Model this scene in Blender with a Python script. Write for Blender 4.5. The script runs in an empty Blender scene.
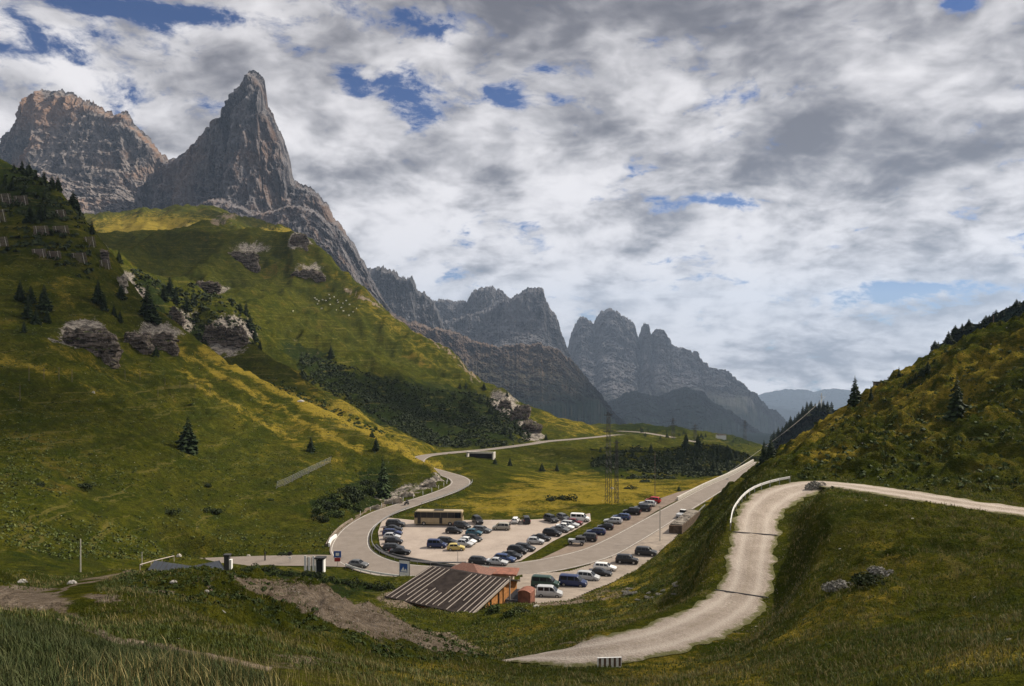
HAZE = 4.2e-5; EXPO = 0.42
SKY_TINT = (.15,.27,.46)
CLOUD_LO = (1.15,1.15,1.35); CLOUD_HI = (6.8,6.6,6.7)
SKY_GAPS = [(375,92,42,13,.27),(345,75,16,8,.2),(505,97,20,11,.26),(720,200,44,8,.26),(660,211,14,5,.2),(900,291,75,8,.36),(30,50,80,26,.26),(120,4,130,10,.32),(430,22,46,14,.3),(560,6,34,8,.26),(200,104,46,11,.3),(960,2,20,6,.3)]
SKY_DARK = [(880,165,200,34,.3),(640,110,120,40,.12),(700,150,120,18,.18),(330,240,70,40,.15),(560,200,140,26,.15),(850,350,120,30,.15)]
SHADE_CLOUDS = [(-165,205,-20,95,80,1450,0,.72),(-215,335,25,175,140,1500,20,.85),(-400,780,120,250,240,1450,0,.9),(-135,455,-15,95,48,1400,-20,.85),(-70,540,-45,85,60,1400,0,.8),(-15,50,-14,80,45,1400,10,.36),(110,110,-14,45,60,1420,30,.35),(-420,1350,230,150,90,1550,10,.6),(95,430,-55,110,60,1500,0,.75)]
import bpy, bmesh, math, random
import numpy as np
from mathutils import Vector, Matrix
random.seed(7); RNG = np.random.default_rng(11)
SC = bpy.context.scene; COL = SC.collection
F = 796.0; CX = 512.0; CY = 343.0            # lens in pixels: 28 mm on 36 mm, level camera at the origin

def rad(d): return math.radians(d)
# ------------------------------------------------------------------ noise
_P = np.random.default_rng(3).permutation(256); _P = np.concatenate([_P, _P, _P])
_G = np.random.default_rng(4).normal(size=(256, 3)); _G /= np.linalg.norm(_G, axis=1)[:, None]
def perlin(x, y, z):
    x = np.asarray(x, float); y = np.asarray(y, float)+0*x; z = np.asarray(z, float)+0*x
    xi = np.floor(x).astype(np.int64); yi = np.floor(y).astype(np.int64); zi = np.floor(z).astype(np.int64)
    xf = x-xi; yf = y-yi; zf = z-zi
    u = xf*xf*xf*(xf*(xf*6-15)+10); v = yf*yf*yf*(yf*(yf*6-15)+10); w = zf*zf*zf*(zf*(zf*6-15)+10)
    def g(a, b, c):
        h = _P[(_P[(_P[(xi+a) & 255]+yi+b) & 255]+zi+c) & 255]
        q = _G[h]
        return q[..., 0]*(xf-a)+q[..., 1]*(yf-b)+q[..., 2]*(zf-c)
    x00 = g(0, 0, 0)*(1-u)+g(1, 0, 0)*u; x10 = g(0, 1, 0)*(1-u)+g(1, 1, 0)*u
    x01 = g(0, 0, 1)*(1-u)+g(1, 0, 1)*u; x11 = g(0, 1, 1)*(1-u)+g(1, 1, 1)*u
    return ((x00*(1-v)+x10*v)*(1-w)+(x01*(1-v)+x11*v)*w)*1.5
def fbm(x, y, z, oct=4, gain=.5, lac=2.03, ridged=False):
    s = 0; a = 1; t = 0
    for i in range(oct):
        n = perlin(x+17.3*i, y-9.1*i, z+5.7*i)
        if ridged: n = 1-2*np.abs(n)
        s = s+a*n; t += a; a *= gain; x = x*lac; y = y*lac; z = z*lac
    return s/t
def smooth(a, b, x):
    t = np.clip((x-a)/(b-a), 0, 1); return t*t*(3-2*t)

def W(px, py, Y):                              # direction of a pixel and a depth give a point in the world
    return np.array([(px-CX)/F*Y, Y, -(py-CY)/F*Y])
# ------------------------------------------------------------------ terrain control points (px, py, depth)
def lot(py): return 45*F/(py-CY)
CP = []
def cp(*a):
    for t in a: CP.append(t)
# left side: near bank, path saddle, big hill
cp((0,686,7),(0,640,12),(0,622,17),(0,602,30),(0,588,46),(0,577,70),(0,572,98),(0,530,125),(0,480,155),(0,430,187),(0,370,230),(0,300,290),(0,230,350),(0,188,395),(0,163,425),(0,175,480),(0,190,600))
cp((60,686,8),(60,645,14),(60,625,22),(60,603,32),(60,590,46),(60,578,66))
cp((100,686,9),(100,655,15),(100,645,20),(100,622,30),(100,598,44),(100,580,60),(100,580,85),(100,574,112),(100,550,138),(100,500,167),(100,440,203),(100,380,248),(100,345,288),(100,312,308),(100,270,350),(98,238,390),(100,255,450),(100,262,560))
cp((50,187,415),(50,200,480),(75,209,402),(118,266,385),(118,285,440),(140,300,378),(140,315,430))
cp((173,326,368),(173,356,425),(206,349,356),(206,380,405),(238,369,345),(238,400,392),(271,384,335),(271,412,380),(304,402,325),(304,424,368),(337,417,313),(337,432,350),(359,426,305),(359,440,335),(380,436,296),(400,448,285),(400,460,312),(430,463,268),(430,472,290),(450,477,259),(456,476,275))
cp((160,350,318),(160,420,245),(160,480,193),(160,530,162),(160,556,148),(220,400,290),(220,460,228),(220,510,190),(220,545,169),(280,420,295),(280,460,245),(280,510,200),(280,540,180),(340,450,270),(340,490,225),(330,530,190),(390,470,262),(380,495,235),(420,478,255),(425,488,246))
# second rib and its gully
cp((262,353,470),(293,373,455),(326,393,430),(359,412,400),(385,429,385),(413,442,370),(433,450,352),(230,345,478),(230,312,500),(230,306,540),(180,300,520),(180,330,470),(150,285,480),(262,362,500),(326,405,470),(380,440,430))
# middle spur
cp((200,227,900),(235,230,905),(270,238,890),(303,238,865),(340,272,830),(380,308,780),(422,341,740),(447,360,715),(482,386,690),(507,395,672),(522,405,650),(530,420,590),(544,438,520),
   (200,240,1000),(303,255,960),(340,292,930),(422,362,840),(482,405,800),(522,422,740),
   (150,258,740),(200,262,760),(260,285,720),(300,300,760),(300,270,815),(350,330,700),(400,360,680),(450,378,690),(200,290,640),(250,315,600),(290,335,600),(340,360,580),(383,371,590),(404,381,600),(426,383,630),(455,384,665),(480,388,675),
   (300,372,520),(350,398,500),(400,428,470),(440,447,445),(470,447,450),(500,446,458),(400,400,550),(450,412,560),(490,420,560),(515,425,540),(130,262,700))
# plateau behind
cp((100,216,1400),(150,211,1450),(200,209,1500),(228,214,1500),(250,226,1450),(285,232,1250),(310,240,1300),(130,255,1050),(115,250,1000),(165,245,1000),(160,232,1200),(210,222,1250),(60,225,1300),(0,225,1300),(350,290,1200),(422,380,1100),(200,225,1700),(100,230,1700),(300,265,1600))
# valley
cp((560,418,640),(600,431,650),(625,437,650),(580,424,640),(545,441,505),(575,439,530),(600,438,560),(610,436,600),(560,430,760),(600,440,800),(625,441,560),
   (590,432,900),(600,425,1000),(650,427,1000),(690,431,1000),(740,439,1000),(765,450,1000),(640,433,820),(700,443,720),(720,438,850),(750,456,600),(765,462,560),(650,440,1250),(740,450,1250),(770,470,420),
   (635,460,410),(656,451,430),(678,447,440),(697,445,445),(727,450,430),(744,466,400),(690,455,520),(650,452,520),(720,458,520),(600,478,335),(650,478,335),(700,478,335),(735,476,340),
   (520,470,340),(480,462,345),(455,461,345),(540,460,390),(580,449,450),(600,458,405),(500,452,420),(450,453,390),(432,457,352),(480,470,300),(470,480,270),(560,478,325),(600,490,256),(550,490,252),(500,500,228),(700,486,275),(640,490,262),(740,473,300))
# parking, roads: z = -45 plane, a little higher towards the camera
for p in ((500,521),(560,519),(415,520),(600,512),(640,500),(470,497),(520,510),(395,540),(450,545),(500,545),(440,530),(372,530),(345,540),(560,545),(600,535),(640,520),(690,502),(660,505),(720,486),(745,470),(520,560),(460,556),(410,510),(330,548),(360,520),(430,492),(452,483)):
    cp((p[0], p[1], lot(p[1])))
cp((470,568,155),(430,572,150),(500,572,152),(385,566,158),(350,562,162),(330,566,160),(280,561,162),(230,560,160),(160,566,150),(540,572,152),(570,568,157),(610,556,170),(640,545,184),
   (560,602,120),(550,590,127),(585,585,131),(610,575,141),(650,550,169),(700,515,206),(722,497,232),(520,605,117),(500,613,113),(430,609.5,117),(383,604,117),(430,614,111),(470,624,106),(395,603,118),
   (350,590,128),(330,580,138),(300,572,150),(250,568,156),(200,568,148),(180,570,135),(430,632,100),(380,616,104),(480,632,97),(530,632,96))
# camera knoll
cp((230,574,65),(280,580,64),(330,592,62),(380,612,58),(430,632,55),(480,648,53),(505,655,50.5),(520,661,49),(545,666,47),(160,573,65),(200,590,50),(150,600,40),(150,622,30),(200,620,34),(250,610,44),(300,610,50),(350,630,46),(330,650,36),(400,650,44),(460,665,42),(150,574,80),(120,573,72),
   (200,660,20),(200,686,11),(150,655,17),(250,640,28),(280,686,14),(350,686,20),(450,686,30),(300,655,26),(560,686,37),(580,672,44),(620,674,43),(700,686,34),(700,662,46),(860,686,27),(860,640,36),(1024,686,20),(1024,640,27),
   (230,600,85),(280,605,85),(330,618,82),(400,645,78),(470,662,80),(170,590,95))
cp((512,900,3),(300,800,6),(100,780,4),(700,830,8),(512,760,14),(860,800,9),(1024,800,7),(400,740,12),(620,740,18),(750,740,20),(900,740,16),(1100,760,9),(-200,780,5),(1250,760,8),(-200,660,12),(-500,700,8),(1500,700,10))
# right: track terrace, slope below it, hump, upper slope
TRACK = [(430,668,74,2.2),(465,667,68,2.2),(498,661,62,2.2),(528,656,57.5,2.2),(560,653,54.5,2.2),(590,650.5,53.8,2.3),(622,646,54.2,2.5),(660,638,56.5,2.7),(695,625,61,2.8),(725,608,66.5,2.6),(745,588,72,2.3),(750,560,78.5,2.3),(755,535,86,2.4),(760,512,94,2.6),(781,494,101,3.1),(815,484,105,2.9),(845,485,102,2.8),(875,489,97,3.0),(915,495,91,2.9),(965,503,86,2.7),(1024,511,82,2.6),(1100,522,79,2.4),(1200,530,78,2.4)]
for a in TRACK: cp((a[0], a[1], a[2]))
cp((600,628,75),(560,632,80),(545,618,100),(590,605,112),(640,598,108),(640,570,135),(680,550,142),(680,575,112),(700,600,82),(700,560,112),(712,575,88),(722,545,100),(722,520,130),(733,500,160),(742,485,205),(748,475,240),(740,502,108),(745,495,115),(752,482,150),(790,468,140),
   (775,457,210),(800,441,200),(825,425,196),(850,409,190),(900,380,180),(950,356,170),(1000,337,163),(1024,331,160),(775,470,270),(800,465,260),(850,440,250),(900,410,240),(950,385,230),(1024,360,215),
   (825,472,114),(860,474,112),(900,480,106),(960,492,98),(1024,502,92),(900,440,135),(850,445,140),(1024,440,115),(960,440,122),(1024,385,138),(900,410,158),(960,400,145),
   (795,497,88),(850,501,82),(800,515,78),(795,545,70),(793,575,62),(790,600,57),(885,507,76),(920,512,72),(970,523,69),(1024,534,66),(860,540,64),(920,545,60),(860,590,49),(930,590,46),(1024,570,46),(780,628,50),(740,645,52),(820,620,45),(940,640,32),(970,620,37))
# outside the frame
cp((-300,620,26),(-300,560,90),(-300,480,170),(-300,330,330),(-300,180,450),(-300,80,560),(-300,110,700),(-600,600,30),(-600,500,150),(-600,100,500),
   (1300,640,30),(1300,540,70),(1300,500,95),(1300,400,130),(1300,320,165),(1300,360,230),(1700,600,30),(1700,430,120),(1700,350,250),
   (1024,400,400),(850,470,450),(800,480,600),(900,470,900),(1100,460,900),(1100,440,1500),(800,460,1500),(600,455,1700),(700,462,1700),(450,420,1500),(-300,200,1400),(-300,230,1000),(1400,400,600))
# base profile subtracted before the fit
_bY = np.array([0,5,15,30,50,80,110,140,170,300,500,1000,2500,9000.]); _bZ = np.array([-1.7,-2.9,-6.5,-12,-17,-25,-33,-41,-45,-48,-58,-80,-120,-200.])
def basez(Y): return np.interp(Y, _bY, _bZ)
KU = 1.5
def tps_fit():
    A = np.array(CP, float); u = (A[:, 0]-CX)/F*KU; v = np.log(A[:, 2]); s = -(A[:, 1]-CY)/F-basez(A[:, 2])/A[:, 2]
    n = len(A); d = np.hypot(u[:, None]-u, v[:, None]-v); K = d*d*np.log(d+1e-9)
    K += np.eye(n)*2e-4
    Pm = np.c_[np.ones(n), u, v]; M = np.zeros((n+3, n+3)); M[:n, :n] = K; M[:n, n:] = Pm; M[n:, :n] = Pm.T
    w = np.linalg.solve(M, np.r_[s, 0, 0, 0]); return u, v, w
_tu, _tv, _tw = tps_fit()
def z_tps_exact(x, y):
    shp = np.shape(x); x = np.ravel(x).astype(float); y = np.ravel(y).astype(float)
    Y = np.maximum(y, .5); out = np.empty(len(x)); n = len(_tu)
    for i in range(0, len(x), 20000):
        yy = Y[i:i+20000]; uu = x[i:i+20000]/yy*KU; vv = np.log(yy)
        d2 = (uu[:, None]-_tu)**2+(vv[:, None]-_tv)**2
        K = .5*d2*np.log(d2+1e-18)
        out[i:i+20000] = (K@_tw[:n]+_tw[n]+_tw[n+1]*uu+_tw[n+2]*vv)*yy+basez(yy)
    return out.reshape(shp)
# the fit is smooth, so tabulate it over angle and log depth and read it back with cubic weights
_ga = np.radians(np.linspace(-83, 83, 420)); _gv = np.linspace(math.log(.3), math.log(2300), 330)
_gA, _gV = np.meshgrid(_ga, _gv, indexing='ij'); _gY = np.exp(_gV)
_GS = z_tps_exact(np.tan(_gA)*_gY, _gY)/_gY
def z_tps(x, y):
    shp = np.shape(x); x = np.ravel(x).astype(float); Y = np.maximum(np.ravel(y).astype(float), .3)
    fa = np.clip((np.arctan2(x, Y)-_ga[0])/(_ga[1]-_ga[0]), 1, 417.999); fv = np.clip((np.log(Y)-_gv[0])/(_gv[1]-_gv[0]), 1, 327.999)
    i = fa.astype(int); j = fv.astype(int); ta = fa-i; tv = fv-j
    def wts(t): return (.5*(-t+2*t*t-t**3), .5*(2-5*t*t+3*t**3), .5*(t+4*t*t-3*t**3), .5*(t**3-t*t))
    wa = wts(ta); wv = wts(tv); out = 0
    for a in range(4):
        r = 0
        for b in range(4): r = r+wv[b]*_GS[i+a-1, j+b-1]
        out = out+wa[a]*r
    return (out*Y).reshape(shp)
def catmull(P, step=2.0):
    P = np.array(P, float); out = []
    for i in range(len(P)-1):
        p0 = P[max(i-1, 0)]; p1 = P[i]; p2 = P[i+1]; p3 = P[min(i+2, len(P)-1)]
        n = max(2, int(np.linalg.norm((p2-p1)[:2])/step))
        for k in range(n):
            t = k/n; out.append(.5*((2*p1)+(-p0+p2)*t+(2*p0-5*p1+4*p2-p3)*t*t+(-p0+3*p1-3*p2+p3)*t**3))
    out.append(P[-1]); return np.array(out)
# flat things pressed into the terrain: list of (points Nx3, half widths)
ROADS = []
def lotp(px, py, zz=-45.0):
    Y = -zz*F/(py-CY); return ((px-CX)/F*Y, Y, zz)
def road_from_edges(E, hw_add=0.0):
    """E: pairs of pixel edge points with z; gives centre points and half widths"""
    R = []
    for (a, b, z) in E:
        A = np.array(lotp(a[0], a[1], z)); B = np.array(lotp(b[0], b[1], z)); C = (A+B)/2
        R.append((C[0], C[1], C[2], np.linalg.norm(A-B)/2+hw_add))
    return R
# ------------------------------------------------------------------ roads and flat ground as world polylines (x, y, z, half width)
Z0 = -45.0
MAIN = [(95,300,Z0,3.5),(79,272,Z0,3.5),(62.5,246,Z0,3.5),(50,224.5,Z0,3.6),(40.5,208,Z0,3.7),(32,193,Z0,3.8),(25,181,Z0,3.9),(18,170.5,Z0,4.2),(9,162.5,Z0,4.5),(0,158,Z0,4.6),(-10,156,Z0,4.7),(-21,157,Z0,4.8),(-29.5,163,Z0,4.8),(-35,173,Z0,4.5),(-37.2,187,Z0,3.9),(-36.8,199,Z0,3.6),(-34,211,Z0,3.5),(-29,222,Z0,3.4),(-23,234,Z0,3.3),(-18.5,245,Z0,3.3),(-16.5,256,-45.1,3.3),(-18.5,268,-45.4,3.3),(-25,282,-46,3.3),(-33,300,-47,3.3),(-39,325,-48.6,3.3),(-38,348,-49.4,3.3)]
FAR = [((428,455.3),356),((450,452.8),376),((480,450.2),402),((500,448),430),((530,444),472),((548,441.2),505),((575,439),532),((600,436.6),575),((613,435),620),((622,434.6),670)]
MAIN += [tuple(W(p[0], p[1], Y))+(3.4,) for p, Y in FAR[1:]]
FAR2 = [tuple(W(px, py, Y))+(3.6,) for px, py, Y in [(618,431,860),(640,432.2,830),(665,436,790),(690,441,740),(708,444.5,700)]]
SIDE = [(-33,164,Z0,4),(-42,165,Z0,4.2),(-55,164.5,Z0,3.6),(-66,163.5,Z0,3.0)]
TRK = [tuple(W(a[0], a[1], a[2]))+(a[3],) for a in TRACK]
DIRT = [tuple(W(px, py, Y))+(w,) for px, py, Y, w in [(-80,598,34,2.5),(-20,600,33,2.6),(25,601,33,2.2),(50,597,37,1.5),(62,590,45,.8),(85,580,60,.6),(110,573,80,.6)]]
ZP = lambda x, y: Z0
def zlow(x, y): return Z0+np.clip(157-y, 0, 60)*0.13
LOT = [lotp(*p)[:2] for p in [(383,517),(413,520),(466,520),(530,519.5),(572,517),(590,513),(591,521),(573,531),(553,541),(537,551),(521,560.5),(497,566.5),(470,566),(440,562.5),(405,556),(388,552.5),(380,545),(378,532)]]
SHOULDER = [lotp(*p)[:2] for p in [(532,562.6),(560,549.5),(584,537.5),(608,525.5),(640,510),(658,499),(678,492),(705,486),(680,498.5),(656,511),(618,535),(595,546),(560,557)]]
LOW = [(2,153.5),(11.4,157.5),(21,168),(29.5,182.5),(39,199),(44,208),(44,200),(38,184),(31,166),(22,150),(15,138),(9,126),(1,123),(-1,135)]
PADS = [(LOT, ZP), (SHOULDER, ZP), (LOW, zlow)]
ROADS_ALL = {'main': MAIN, 'far': FAR2, 'side': SIDE, 'track': TRK, 'dirt': DIRT}
def seg_dist(x, y, a, b):
    dx, dy = b[0]-a[0], b[1]-a[1]; L = dx*dx+dy*dy+1e-9
    t = np.clip(((x-a[0])*dx+(y-a[1])*dy)/L, 0, 1)
    return np.hypot(x-a[0]-t*dx, y-a[1]-t*dy), t
def inside(x, y, P):
    c = np.zeros(x.shape, bool); n = len(P)
    for i in range(n):
        x1, y1 = P[i][:2]; x2, y2 = P[(i+1) % n][:2]
        c ^= ((y1 > y) != (y2 > y)) & (x < (x2-x1)*(y-y1)/(y2-y1+1e-12)+x1)
    return c
_lines = {k: catmull(v, 3.0) for k, v in ROADS_ALL.items()}
def relief(x, y):
    """humps, terraces and tussocks added to the fitted ground"""
    Y = np.maximum(y, 1); px = CX+x/Y*F
    r = np.hypot(x, y); z0 = np.zeros_like(x)
    def part(w, f):
        o = np.zeros_like(x); k = np.where(w > .004)[0]
        if len(k): o[k] = f(x[k], y[k], z0[k])*w[k]
        return o
    n = fbm(x/34, y/34, z0+3, 3)*np.clip(r/260, .12, 2.6)*3.4
    nb = part((1-smooth(500, 700, r))*np.clip(r/120, .1, 1), lambda x, y, z: fbm(x/9., y/9., z+9, 3, ridged=True)*.75-.35)
    nf = part(smooth(8, 30, r)*(1-smooth(200, 400, r)), lambda x, y, z: fbm(x/1.7, y/1.7, z+1, 3)*.16)
    right = smooth(20, 50, x)*smooth(35, 70, y)*(1-smooth(260, 330, y))
    hump = part(right*smooth(80, 110, y), lambda x, y, z: (fbm(x/16+y/26, y/9-x/30, z+5, 4, ridged=True)-.5)*4.8+fbm(x/4+y/8, y/3, z+6, 4, ridged=True)*.9-.45)
    knoll = smooth(-60, -40, x)*(1-smooth(-14, -4, x))*smooth(26, 36, y)*(1-smooth(70, 85, y))
    kn = part(knoll, lambda x, y, z: fbm(x/3.4, y/3.4, z+2, 3)*2.3+fbm(x/1.3, y/1.3, z+4, 3)*.6)
    left = smooth(60, 110, -x)*smooth(150, 220, y)*(1-smooth(600, 700, y))
    gul = part(left, lambda x, y, z: fbm(x/22, y/60, z+7, 4, ridged=True)*4.0+fbm(x/6, y/6, z+2, 4, ridged=True)*1.3-2.6)
    hf = smooth(10, 30, x)*smooth(20, 30, y)*(1-smooth(80, 95, y)); kn = kn+part(hf, lambda x, y, z: fbm(x/7, y/5, z+3, 4, ridged=True)*1.1-.5+fbm(x/1.6, y/1.6, z+4, 3)*.35)
    far = smooth(420, 600, y)*(1-smooth(1800, 2500, y))
    fg = part(far*(1-smooth(500, 545, px)), lambda x, y, z: fbm(x/70, y/150, z+8, 5, ridged=True)*19-9.5)+part(far, lambda x, y, z: fbm(x/60, y/60, z+8, 4)*4)
    vall = smooth(-30, 0, x)*smooth(225, 245, y)*(1-smooth(330, 360, y))
    return (n+nb+gul+fg+hump+kn)*(1-.75*vall)+nf
def terrain(x, y, detail=True):
    shp = np.shape(x); x = np.ravel(np.asarray(x, float)); y = np.ravel(np.asarray(y, float))
    z = z_tps(x, y)
    rel = relief(x, y) if detail else 0*x
    best = np.full(x.shape, 1e9); zt = z.copy(); mg = 5.0
    for nm, L in _lines.items():
        for i in range(len(L)-1):
            a, b = L[i], L[i+1]; m = max(a[3], b[3])+mg+4
            s = np.where((x > min(a[0], b[0])-m) & (x < max(a[0], b[0])+m) & (y > min(a[1], b[1])-m) & (y < max(a[1], b[1])+m))[0]
            if len(s) == 0: continue
            d, t = seg_dist(x[s], y[s], a, b); d = d-(a[3]+t*(b[3]-a[3]))-.3
            zz = a[2]+t*(b[2]-a[2])
            k = d < best[s]; best[s[k]] = d[k]; zt[s[k]] = zz[k]
    for P, zf in PADS:
        X = [p[0] for p in P]; Yv = [p[1] for p in P]; m = 10
        s = np.where((x > min(X)-m) & (x < max(X)+m) & (y > min(Yv)-m) & (y < max(Yv)+m))[0]
        if len(s) == 0: continue
        d = np.full(len(s), 1e9)
        for i in range(len(P)): d = np.minimum(d, seg_dist(x[s], y[s], P[i], P[(i+1) % len(P)])[0])
        d = np.where(inside(x[s], y[s], P), -d, d)-.4
        k = d < best[s]; best[s[k]] = d[k]; zt[s[k]] = (zf(x[s], y[s])+0*x[s])[k]
    k = 1-smooth(0, mg, best); terrain.best = best
    z = z*(1-k)+(zt-.14)*k+rel*smooth(.5, 9, best)
    return z.reshape(shp)
_hY = np.geomspace(4, 2000, 1100)
def hit(px, py, Ymin=4, Ymax=2000):
    """first ground point that a line from the standpoint through a pixel meets"""
    Ys = _hY[(_hY >= Ymin) & (_hY <= Ymax)]
    x = (px-CX)/F*Ys; zr = -(py-CY)/F*Ys; zt = terrain(x, Ys)
    b = np.where(zr < zt)[0]
    if len(b) == 0: return None
    i = b[0]
    if i == 0: return Vector((x[0], Ys[0], zt[0]))
    d0 = zr[i-1]-zt[i-1]; d1 = zt[i]-zr[i]; t = d0/(d0+d1+1e-9); Y = Ys[i-1]+t*(Ys[i]-Ys[i-1])
    return Vector(((px-CX)/F*Y, Y, zt[i-1]+t*(zt[i]-zt[i-1])))
def gz(x, y): return float(terrain(np.array([x]), np.array([y]))[0])

# ------------------------------------------------------------------ object helpers
def tag(o, label=None, cat=None, group=None, kind=None):
    if label: o['label'] = label
    if cat: o['category'] = cat
    if group: o['group'] = group
    if kind: o['kind'] = kind
    return o
def mesh_np(name, V, Fc, mat=None, parent=None, smooth_=False):
    me = bpy.data.meshes.new(name); V = np.asarray(V, np.float32); Fc = np.asarray(Fc, np.int32)
    me.vertices.add(len(V)); me.vertices.foreach_set('co', V.ravel())
    k = Fc.shape[1]; me.loops.add(Fc.size); me.loops.foreach_set('vertex_index', Fc.ravel())
    me.polygons.add(len(Fc)); me.polygons.foreach_set('loop_start', np.arange(0, Fc.size, k, dtype=np.int32))
    me.polygons.foreach_set('loop_total', np.full(len(Fc), k, np.int32))
    me.polygons.foreach_set('use_smooth', np.full(len(Fc), smooth_))
    me.update(calc_edges=True)
    if mat: me.materials.append(mat)
    o = bpy.data.objects.new(name, me); COL.objects.link(o); o.parent = parent
    return o
def grid_faces(nu, nv, wrap=False):
    i = np.arange(nu-1)[:, None]; j = np.arange(nv-1)[None, :]
    a = i*nv+j; return np.stack([a, a+1, a+nv+1, a+nv], -1).reshape(-1, 4)[:, ::-1]
def obj_py(name, verts, faces, mat, parent=None, sm=False):
    me = bpy.data.meshes.new(name); me.from_pydata([tuple(v) for v in verts], [], faces); me.materials.append(mat)
    if sm:
        for p in me.polygons: p.use_smooth = True
    o = bpy.data.objects.new(name, me); COL.objects.link(o); o.parent = parent; return o
def empty(name, loc=(0, 0, 0), rz=0, label=None, cat=None, group=None):
    o = bpy.data.objects.new(name, None); COL.objects.link(o); o.location = loc; o.rotation_euler = (0, 0, rz)
    o.empty_display_size = .5; tag(o, label, cat, group); return o
def copy_tree(o, parent=None):
    c = o.copy(); COL.objects.link(c); c.parent = parent
    for ch in [k for k in o.children]: copy_tree(ch, c)
    return c
class MB:
    """collects simple shapes into one mesh"""
    def __init__(s): s.v = []; s.f = []
    def add(s, V, Fs): n = len(s.v); s.v += [tuple(v) for v in V]; s.f += [[i+n for i in f] for f in Fs]; return s
    def box(s, x0, x1, y0, y1, z0, z1):
        return s.add([(x0,y0,z0),(x1,y0,z0),(x1,y1,z0),(x0,y1,z0),(x0,y0,z1),(x1,y0,z1),(x1,y1,z1),(x0,y1,z1)], [[0,3,2,1],[4,5,6,7],[0,1,5,4],[1,2,6,5],[2,3,7,6],[3,0,4,7]])
    def tube(s, a, b, r0, r1=None, n=6):
        r1 = r0 if r1 is None else r1; a = Vector(a); b = Vector(b); d = (b-a).normalized()
        u = d.orthogonal().normalized(); w = d.cross(u); V = []
        for p, r in ((a, r0), (b, r1)):
            for k in range(n): t = 2*math.pi*k/n; V.append(p+(u*math.cos(t)+w*math.sin(t))*r)
        return s.add(V, [[k, (k+1) % n, n+(k+1) % n, n+k] for k in range(n)]+[list(range(n))[::-1], list(range(n, 2*n))])
    def beam(s, a, b, w, h):
        """box along a-b, width w across, height h, hanging centred"""
        a = Vector(a); b = Vector(b); d = (b-a).normalized(); u = d.cross(Vector((0, 0, 1)))
        u = u.normalized() if u.length > 1e-4 else Vector((1, 0, 0)); t = u.cross(d)
        V = [p+u*(i*w/2)+t*(j*h/2) for p in (a, b) for i, j in ((-1,-1),(1,-1),(1,1),(-1,1))]
        return s.add(V, [[0,1,5,4],[1,2,6,5],[2,3,7,6],[3,0,4,7],[3,2,1,0],[4,5,6,7]])
    def poly(s, P): return s.add(P, [list(range(len(P)))])
    def prism(s, P, z0, z1):
        n = len(P); return s.add([(p[0], p[1], z0) for p in P]+[(p[0], p[1], z1) for p in P], [list(range(n))[::-1], list(range(n, 2*n))]+[[i, (i+1) % n, n+(i+1) % n, n+i] for i in range(n)])
    def build(s, name, mat, parent=None, sm=False): return obj_py(name, s.v, s.f, mat, parent, sm)
# ------------------------------------------------------------------ materials
class NT:
    def __init__(s, nt): s.nt = nt; s.N = nt.nodes; s.L = nt.links
    def n(s, t, **k):
        o = s.N.new(t)
        for a, v in k.items(): setattr(o, a, v)
        return o
    def set(s, sock, v):
        if isinstance(v, bpy.types.NodeSocket): s.L.new(v, sock)
        elif v is not None:
            if hasattr(sock.default_value, '__len__') and not hasattr(v, '__len__'): v = (v,)*len(sock.default_value)
            if hasattr(v, '__len__') and len(v) == 3 and len(sock.default_value) == 4: v = (*v, 1)
            sock.default_value = v
    def m(s, op, a, b=None, c=None, clamp=False):
        o = s.n('ShaderNodeMath', operation=op, use_clamp=clamp)
        for i, v in enumerate((a, b, c)):
            if v is not None: s.set(o.inputs[i], v)
        return o.outputs[0]
    def vm(s, op, a, b=None, out=0):
        o = s.n('ShaderNodeVectorMath', operation=op); s.set(o.inputs[0], a)
        if b is not None:
            if op == 'SCALE': s.set(o.inputs['Scale'], b)
            else: s.set(o.inputs[1], b)
        return o.outputs[out] if op not in ('DOT_PRODUCT', 'LENGTH', 'DISTANCE') else o.outputs['Value']
    def mix(s, f, a, b, bt='MIX'):
        o = s.n('ShaderNodeMix', data_type='RGBA', blend_type=bt); s.set(o.inputs[0], f); s.set(o.inputs[6], a); s.set(o.inputs[7], b); return o.outputs[2]
    def noise(s, vec, scale, detail=4, rough=.55, dist=0, dim='3D', out=0):
        o = s.n('ShaderNodeTexNoise', noise_dimensions=dim)
        if vec is not None: s.L.new(vec, o.inputs['Vector'])
        s.set(o.inputs['Scale'], scale); o.inputs['Detail'].default_value = detail; o.inputs['Roughness'].default_value = rough; o.inputs['Distortion'].default_value = dist
        return o.outputs[out]
    def vor(s, vec, scale, feat='F1', out=0):
        o = s.n('ShaderNodeTexVoronoi', feature=feat); s.L.new(vec, o.inputs['Vector']); s.set(o.inputs['Scale'], scale); return o.outputs[out]
    def ramp(s, v, a, b, lo=0., hi=1.):
        o = s.n('ShaderNodeMapRange', interpolation_type='SMOOTHSTEP'); s.set(o.inputs[0], v)
        o.inputs[1].default_value = a; o.inputs[2].default_value = b; s.set(o.inputs[3], lo); s.set(o.inputs[4], hi); return o.outputs[0]
    def mapping(s, vec, scale=(1,1,1), rot=(0,0,0)):
        o = s.n('ShaderNodeMapping'); s.L.new(vec, o.inputs[0]); o.inputs['Scale'].default_value = scale; o.inputs['Rotation'].default_value = rot; return o.outputs[0]
    def bump(s, h, dist, st=1.0, nrm=None):
        o = s.n('ShaderNodeBump'); s.L.new(h, o.inputs['Height']); o.inputs['Distance'].default_value = dist; o.inputs['Strength'].default_value = st
        if nrm: s.L.new(nrm, o.inputs['Normal'])
        return o.outputs[0]
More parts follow.
